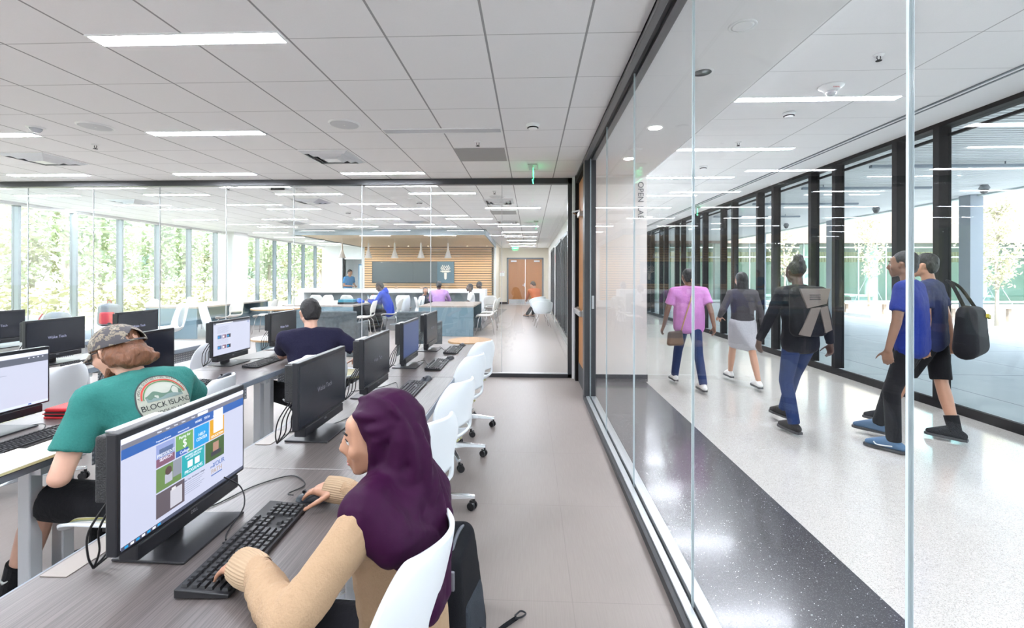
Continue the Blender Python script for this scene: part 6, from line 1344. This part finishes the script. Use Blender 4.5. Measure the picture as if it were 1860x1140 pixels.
# ------------------------------------------------------------------ man in the navy shirt
M_navy = M_cloth('heather navy cotton', (.017, .016, .038), .95, .3, 140, .25)
W3 = person('seated_man', (-1.86, 3.84, 0), R_(33), 'seated man with short black hair in a navy shirt, seen from behind', 0, M_navy, M_blk, M_cloth('blue sneaker', (.03, .07, .16)), (0, 0, .50), lean=.22, hp=.30, hy=.1,
            handL=(-2.22, 4.25, .785), handR=(-1.63, 4.28, .74), footL=(-2.36, 3.99, .10), footR=(-2.0, 4.22, .10), s=1.02, legs='short', vox=.0095, curl=.7, elL=(-.7, -.3, -.5), elR=(.7, -.5, -.5), kneeL=(-.3, .3, 1), kneeR=(0, .2, 1), wdt=1.16, tv=.012, neckfwd=.03)
r = empty('drink_cup', (-1.56, 4.33, .80), 0, 'clear cup with a lid held beside the navy shirt', 'cup'); G().lathe([(0, 0), (.028, 0), (.034, .09), (.034, .10)], n=16).obj('cup', MATS['clear plastic'], r, smooth=True); G().lathe([(.035, .10), (.02, .13), (0, .135)], n=16).obj('lid', M_bez, r, smooth=True)
# ------------------------------------------------------------------ people in the lounge
M_hood = M_cloth('royal blue fleece', (.008, .038, .34)); M_wt = M_cloth('white cotton', (.82, .82, .84)); M_pk = M_cloth('mauve cotton', (.46, .27, .55)); M_or = M_cloth('rust orange knit', (.55, .14, .04)); M_gs = M_cloth('dark grey cotton', (.05, .055, .07))
W4 = person('seated_man', (-3.84, 12.36, 0), R_(90), 'seated man in a bright blue hoodie looking down at his hands', 3, M_hood, M_blk, M_gs, (0, 0, .53), lean=.42, hp=.5, handL=(-4.38, 12.24, .84), handR=(-4.38, 12.44, .84), footL=(-4.12, 12.2, .10), footR=(-4.12, 12.6, .10), s=1.08, sleeves='long', kneeL=(0, .4, 1), kneeR=(0, .4, 1), tv=.012, neckfwd=.05)
G().hull([(W4['N'] - W4['fw'] * .09 - W4['up'] * .02, .07), (W4['N'] + W4['rt'] * .07, .05), (W4['N'] - W4['rt'] * .07, .05), (W4['N'] - W4['fw'] * .1 + W4['up'] * .05, .05)]).obj('hood', M_hood, W4['top'], voxel=.012)
tag(G().box((-4.47, 12.30, .86), (-4.45, 12.38, 1.0)).obj('phone', M_bez, bevel=.004), 'dark phone held by the man in the blue hoodie', 'phone')
r = empty('dark_jacket', (-4.25, 12.05, 0), 0, 'black jacket hanging beside the man in the blue hoodie', 'jacket'); G().hull([((-.12, -.1, .68), .06), ((.12, -.08, .66), .06), ((-.12, -.1, .12), .05), ((.06, -.1, .1), .06), ((.0, -.12, .4), .1)]).obj('draped_cloth', M_blk, r, voxel=.014)
W5 = person('seated_man', (-2.80, 13.95, 0), R_(14), 'person in a mauve shirt seen from behind at the lounge tables', 3, M_pk, M_blk, M_gs, (0, 0, .50), lean=.1, hp=.15, handL=(-3.05, 14.35, .75), handR=(-2.65, 14.4, .75), footL=(-3.0, 14.4, .10), footR=(-2.75, 14.45, .10), s=1.04, sleeves='long', kneeL=(0, .2, 1), kneeR=(0, .2, 1), wdt=1.22, belly=1.15)
W6 = person('seated_woman', (-3.42, 14.8, 0), R_(196), 'woman with long dark hair resting her chin on her hand', 1, M_gs, M_blk, M_gs, (0, 0, .40), lean=.15, handL=(-3.2, 14.55, .78), handR=(-3.46, 14.52, .84), footL=(-3.3, 14.4, .10), footR=(-3.5, 14.4, .10), s=.92, sleeves='long', hair='long', kneeL=(0, .2, 1), kneeR=(0, .2, 1), elL=(-.5, .2, -1), elR=(.5, .2, -1))
W7 = person('seated_man', (-1.80, 14.0, 0), R_(108), 'person in a white T-shirt turned left at the lounge tables', 3, M_wt, M_blk, M_gs, (0, 0, .45), lean=.05, hp=.0, hy=R_(10), handL=(-2.15, 13.85, .70), handR=(-2.0, 14.3, .70), footL=(-2.2, 13.85, .10), footR=(-2.2, 14.1, .10), s=1.0, kneeL=(0, .2, 1), kneeR=(0, .2, 1))
W8 = person('seated_man', (-1.72, 16.5, 0), R_(95), 'dark haired person behind the right end of the white counter', 3, M_gs, M_blk, M_gs, (0, 0, .50), lean=.2, hp=.3, handL=(-2.1, 16.3, .80), handR=(-2.1, 16.6, .80), footL=(-2.1, 16.4, .10), footR=(-2.1, 16.6, .10), s=1.0, sleeves='long', kneeL=(0, .2, 1), kneeR=(0, .2, 1))
W9 = person('seated_man', (.24, 16.25, 0), R_(38), 'person in a rust orange sweater hunched in an aisle tub chair', 1, M_or, M_blk, mat('tan sandal', (.35, .22, .16), .6), (0, 0, .50), lean=.42, hp=.65, handL=(-.15, 16.75, .62), handR=(.08, 16.85, .62), footL=(-.12, 16.95, .10), footR=(.1, 17.0, .10), s=1.06, sleeves='long', kneeL=(0, .3, 1), kneeR=(0, .3, 1), hairm=mat('brown hair', (.06, .035, .02), .6), wdt=1.1)
W10 = person('standing_person', (-6.95, 17.2, 0), R_(-120), 'standing person in a light blue shirt behind the counter at the back', 1, M_cloth('sky blue cotton', (.05, .25, .55)), M_gs, M_gs, (0, 0, .93), lean=.18, hp=.35, handL=(-6.70, 17.3, 1.12), handR=(-6.75, 16.95, 1.12), footL=(-6.9, 17.3, .10), footR=(-7.0, 17.1, .10), s=1.0)
# ------------------------------------------------------------------ people walking in the corridor
M_lil = M_cloth('orchid pink cotton', (.55, .22, .52)); M_jean = M_cloth('indigo denim', (.018, .035, .11)); M_wsh = mat('white canvas shoe', (.78, .77, .76), .6)
W11 = person('walking_woman', (2.15, 6.30, 0), R_(2), 'woman in an orchid pink shirt and dark jeans walking away down the corridor', 2, M_lil, M_jean, M_wsh, (0, 0, .86), lean=.03, handL=(1.80, 6.42, .66), handR=(2.44, 6.05, .68), footL=(2.05, 6.60, .10), footR=(2.24, 6.02, .11), s=.93, belly=1.42, wdt=1.28, elL=(-.6, -.5, -.2), elR=(.6, -.5, -.2), kneeL=(0, 1, 0), kneeR=(0, 1, 0), hdL=(-.35, .1, -1), hdR=(0, -.1, -1), heelR=.0, hair='short', tv=.01)
r = empty('brown_handbag', (1.93, 6.17, .60), .2, 'small dark brown handbag at the pink shirted woman\'s left hip', 'handbag'); G().hull([((-.09, 0, .03), .035), ((.08, 0, .03), .035), ((-.08, 0, .16), .03), ((.07, 0, .17), .03)]).obj('bag_body', mat('brown leather', (.07, .035, .022), .45), r, voxel=.01); G().tube(wire([(.08, 0, .19), (.13, -.04, .42), (.22, -.05, .72), (.24, .03, .88)]), .009).obj('shoulder_strap', mat('tan strap', (.45, .25, .12), .5), r, smooth=True)
W12 = person('walking_woman', (2.93, 6.45, 0), R_(0), 'woman with long dark hair in a grey skirt walking down the corridor', 1, M_cloth('charcoal blouse', (.06, .055, .06)), M_cloth('light grey jersey', (.42, .42, .44)), M_wsh, (0, 0, .84), lean=.03, handL=(2.68, 6.6, .95), handR=(3.2, 6.35, .72), footL=(2.90, 6.78, .10), footR=(3.01, 6.16, .12), s=.90, hair='long', skirt=True, kneeL=(0, 1, 0), kneeR=(0, 1, 0), hdR=(0, 0, -1), sleeves='long')
W13 = person('walking_person', (2.60, 4.52, 0), R_(12), 'person with a topknot in a black jacket and blue jeans walking away', 3, M_cloth('black jacket', (.012, .012, .016)), M_jean, mat('black suede boot', (.014, .013, .014), .7), (0, 0, .90), lean=.05, handL=(2.22, 4.62, .80), handR=(2.92, 4.55, .80), footL=(2.53, 4.50, .115), footR=(2.62, 4.86, .12), s=.95, sleeves='long', hair='bun', kneeL=(0, 1, 0), kneeR=(0, 1, 0), hdL=(0, 0, -1), hdR=(0, 0, -1), wdt=1.18, belly=1.1, hy=-.1, tv=.012)
B = W13
r = empty('grey_backpack', tuple(Matrix.Rotation(R_(12), 3, 'Z') @ (B['C'] - B['fw'] * .155 - B['rt'] * .05) + Vector((2.60, 4.52, 0)) - Vector((0, 0, .28))), R_(12), 'dark backpack with grey brown panels on the black jacketed walker', 'backpack')
G().hull([((-.12, 0, .06), .07), ((.12, 0, .06), .07), ((.13, 0, .40), .06), ((-.13, 0, .40), .06)]).obj('body', M_blk, r, voxel=.012)
gp = mat('taupe panel', (.15, .125, .11), .8)
g = G(); g.poly([(-.16, -.078, .44), (.16, -.078, .44), (.12, -.078, .30), (-.08, -.078, .26)], (0, .02, 0)); g.obj('top_panel', gp, r, bevel=.003); g = G(); g.poly([(-.04, -.078, .26), (.06, -.078, .27), (-.05, -.078, .0), (-.16, -.078, .02)], (0, .02, 0)); g.obj('strap_panel', gp, r, bevel=.003); g = G(); g.poly([(.05, -.078, .26), (.13, -.078, .28), (.18, -.078, .06), (.11, -.078, .03)], (0, .02, 0)); g.obj('strap_panel', gp, r, bevel=.003)
g = G(); [g.box((-.06, -.083, .34 + .02 * k), (.05, -.078, .345 + .02 * k)) for k in range(3)]; g.obj('stripes', M_blk, r)
W14 = person('walking_person', (3.34, 4.14, 0), R_(38), 'person in a blue shirt, black trousers and blue sneakers behind the glass edge', 2, M_cloth('cobalt cotton', (.010, .024, .18)), M_blk, mat('slate blue sneaker', (.07, .14, .24), .6), (0, 0, .93), lean=.06, handL=(3.0, 4.0, .78), handR=(3.55, 4.42, .80), footL=(3.15, 4.10, .10), footR=(3.30, 4.48, .12), s=1.0, sleeves='short', kneeL=(0, 1, 0), kneeR=(0, 1, 0), hdL=(0, 0, -1), hdR=(0, 0, -1), wdt=1.15, belly=1.1, tv=.012)
MS = mat('shoe stripe', (.62, .63, .62), .5)
W15 = person('walking_person', (3.86, 4.55, 0), R_(38), 'person in black shorts and a blue top carrying a black bag', 1, M_cloth('blue grey cotton', (.022, .03, .09)), M_blk, M_cloth('black knit sneaker', (.016, .017, .02)), (0, 0, .93), lean=.06, handL=(3.62, 4.35, .80), handR=(4.12, 4.62, .82), footL=(3.60, 4.78, .11), footR=(3.90, 4.36, .10), s=1.0, legs='short', kneeL=(0, 1, 0), kneeR=(0, 1, 0), hdL=(0, 0, -1), hdR=(0, 0, -1), wdt=1.15, tv=.012)
G().cone(W15['aR'] + Vector((0, 0, -.02)), W15['aR'].lerp(W15['kR'], .30), .050, .056, 20).obj('sock', M_blk, W15['root']); G().cone(W15['aL'] + Vector((0, 0, -.02)), W15['aL'].lerp(W15['kL'], .30), .050, .056, 20).obj('sock', M_blk, W15['root'])
r = empty('black_duffel', (3.98, 4.30, .82), R_(38), 'large black shoulder bag with a yellow patch on the walker at right', 'bag'); G().hull([((-.22, 0, .06), .09), ((.22, 0, .06), .09), ((.2, 0, .36), .07), ((-.2, 0, .38), .07)]).obj('bag_body', M_blk, r, voxel=.014); G().cbox((.17, -.085, .34), (.10, .02, .035), Matrix.Rotation(.2, 3, 'Y')).obj('patch', mat('yellow patch', (.5, .42, .03), .6), r); G().tube(wire([(-.2, 0, .4), (-.12, .1, .62), (0, .16, .66), (.15, .1, .6), (.2, 0, .4)]), .014).obj('strap', M_blk, r, smooth=True)

for A, t_ in ((W14['aL'], 0),):
    q = Vector((-1, 0, 0)) * .045; p0_ = A + q + Vector((0, .10, -.045)); G().tube(wire([p0_ + Vector((0, .03, .012)), p0_ + Vector((0, .01, -.008)), p0_ + Vector((0, -.04, -.006)), p0_ + Vector((0, -.10, .004))]), .0055).obj('shoe_mark', MS, W14['root'], smooth=True)
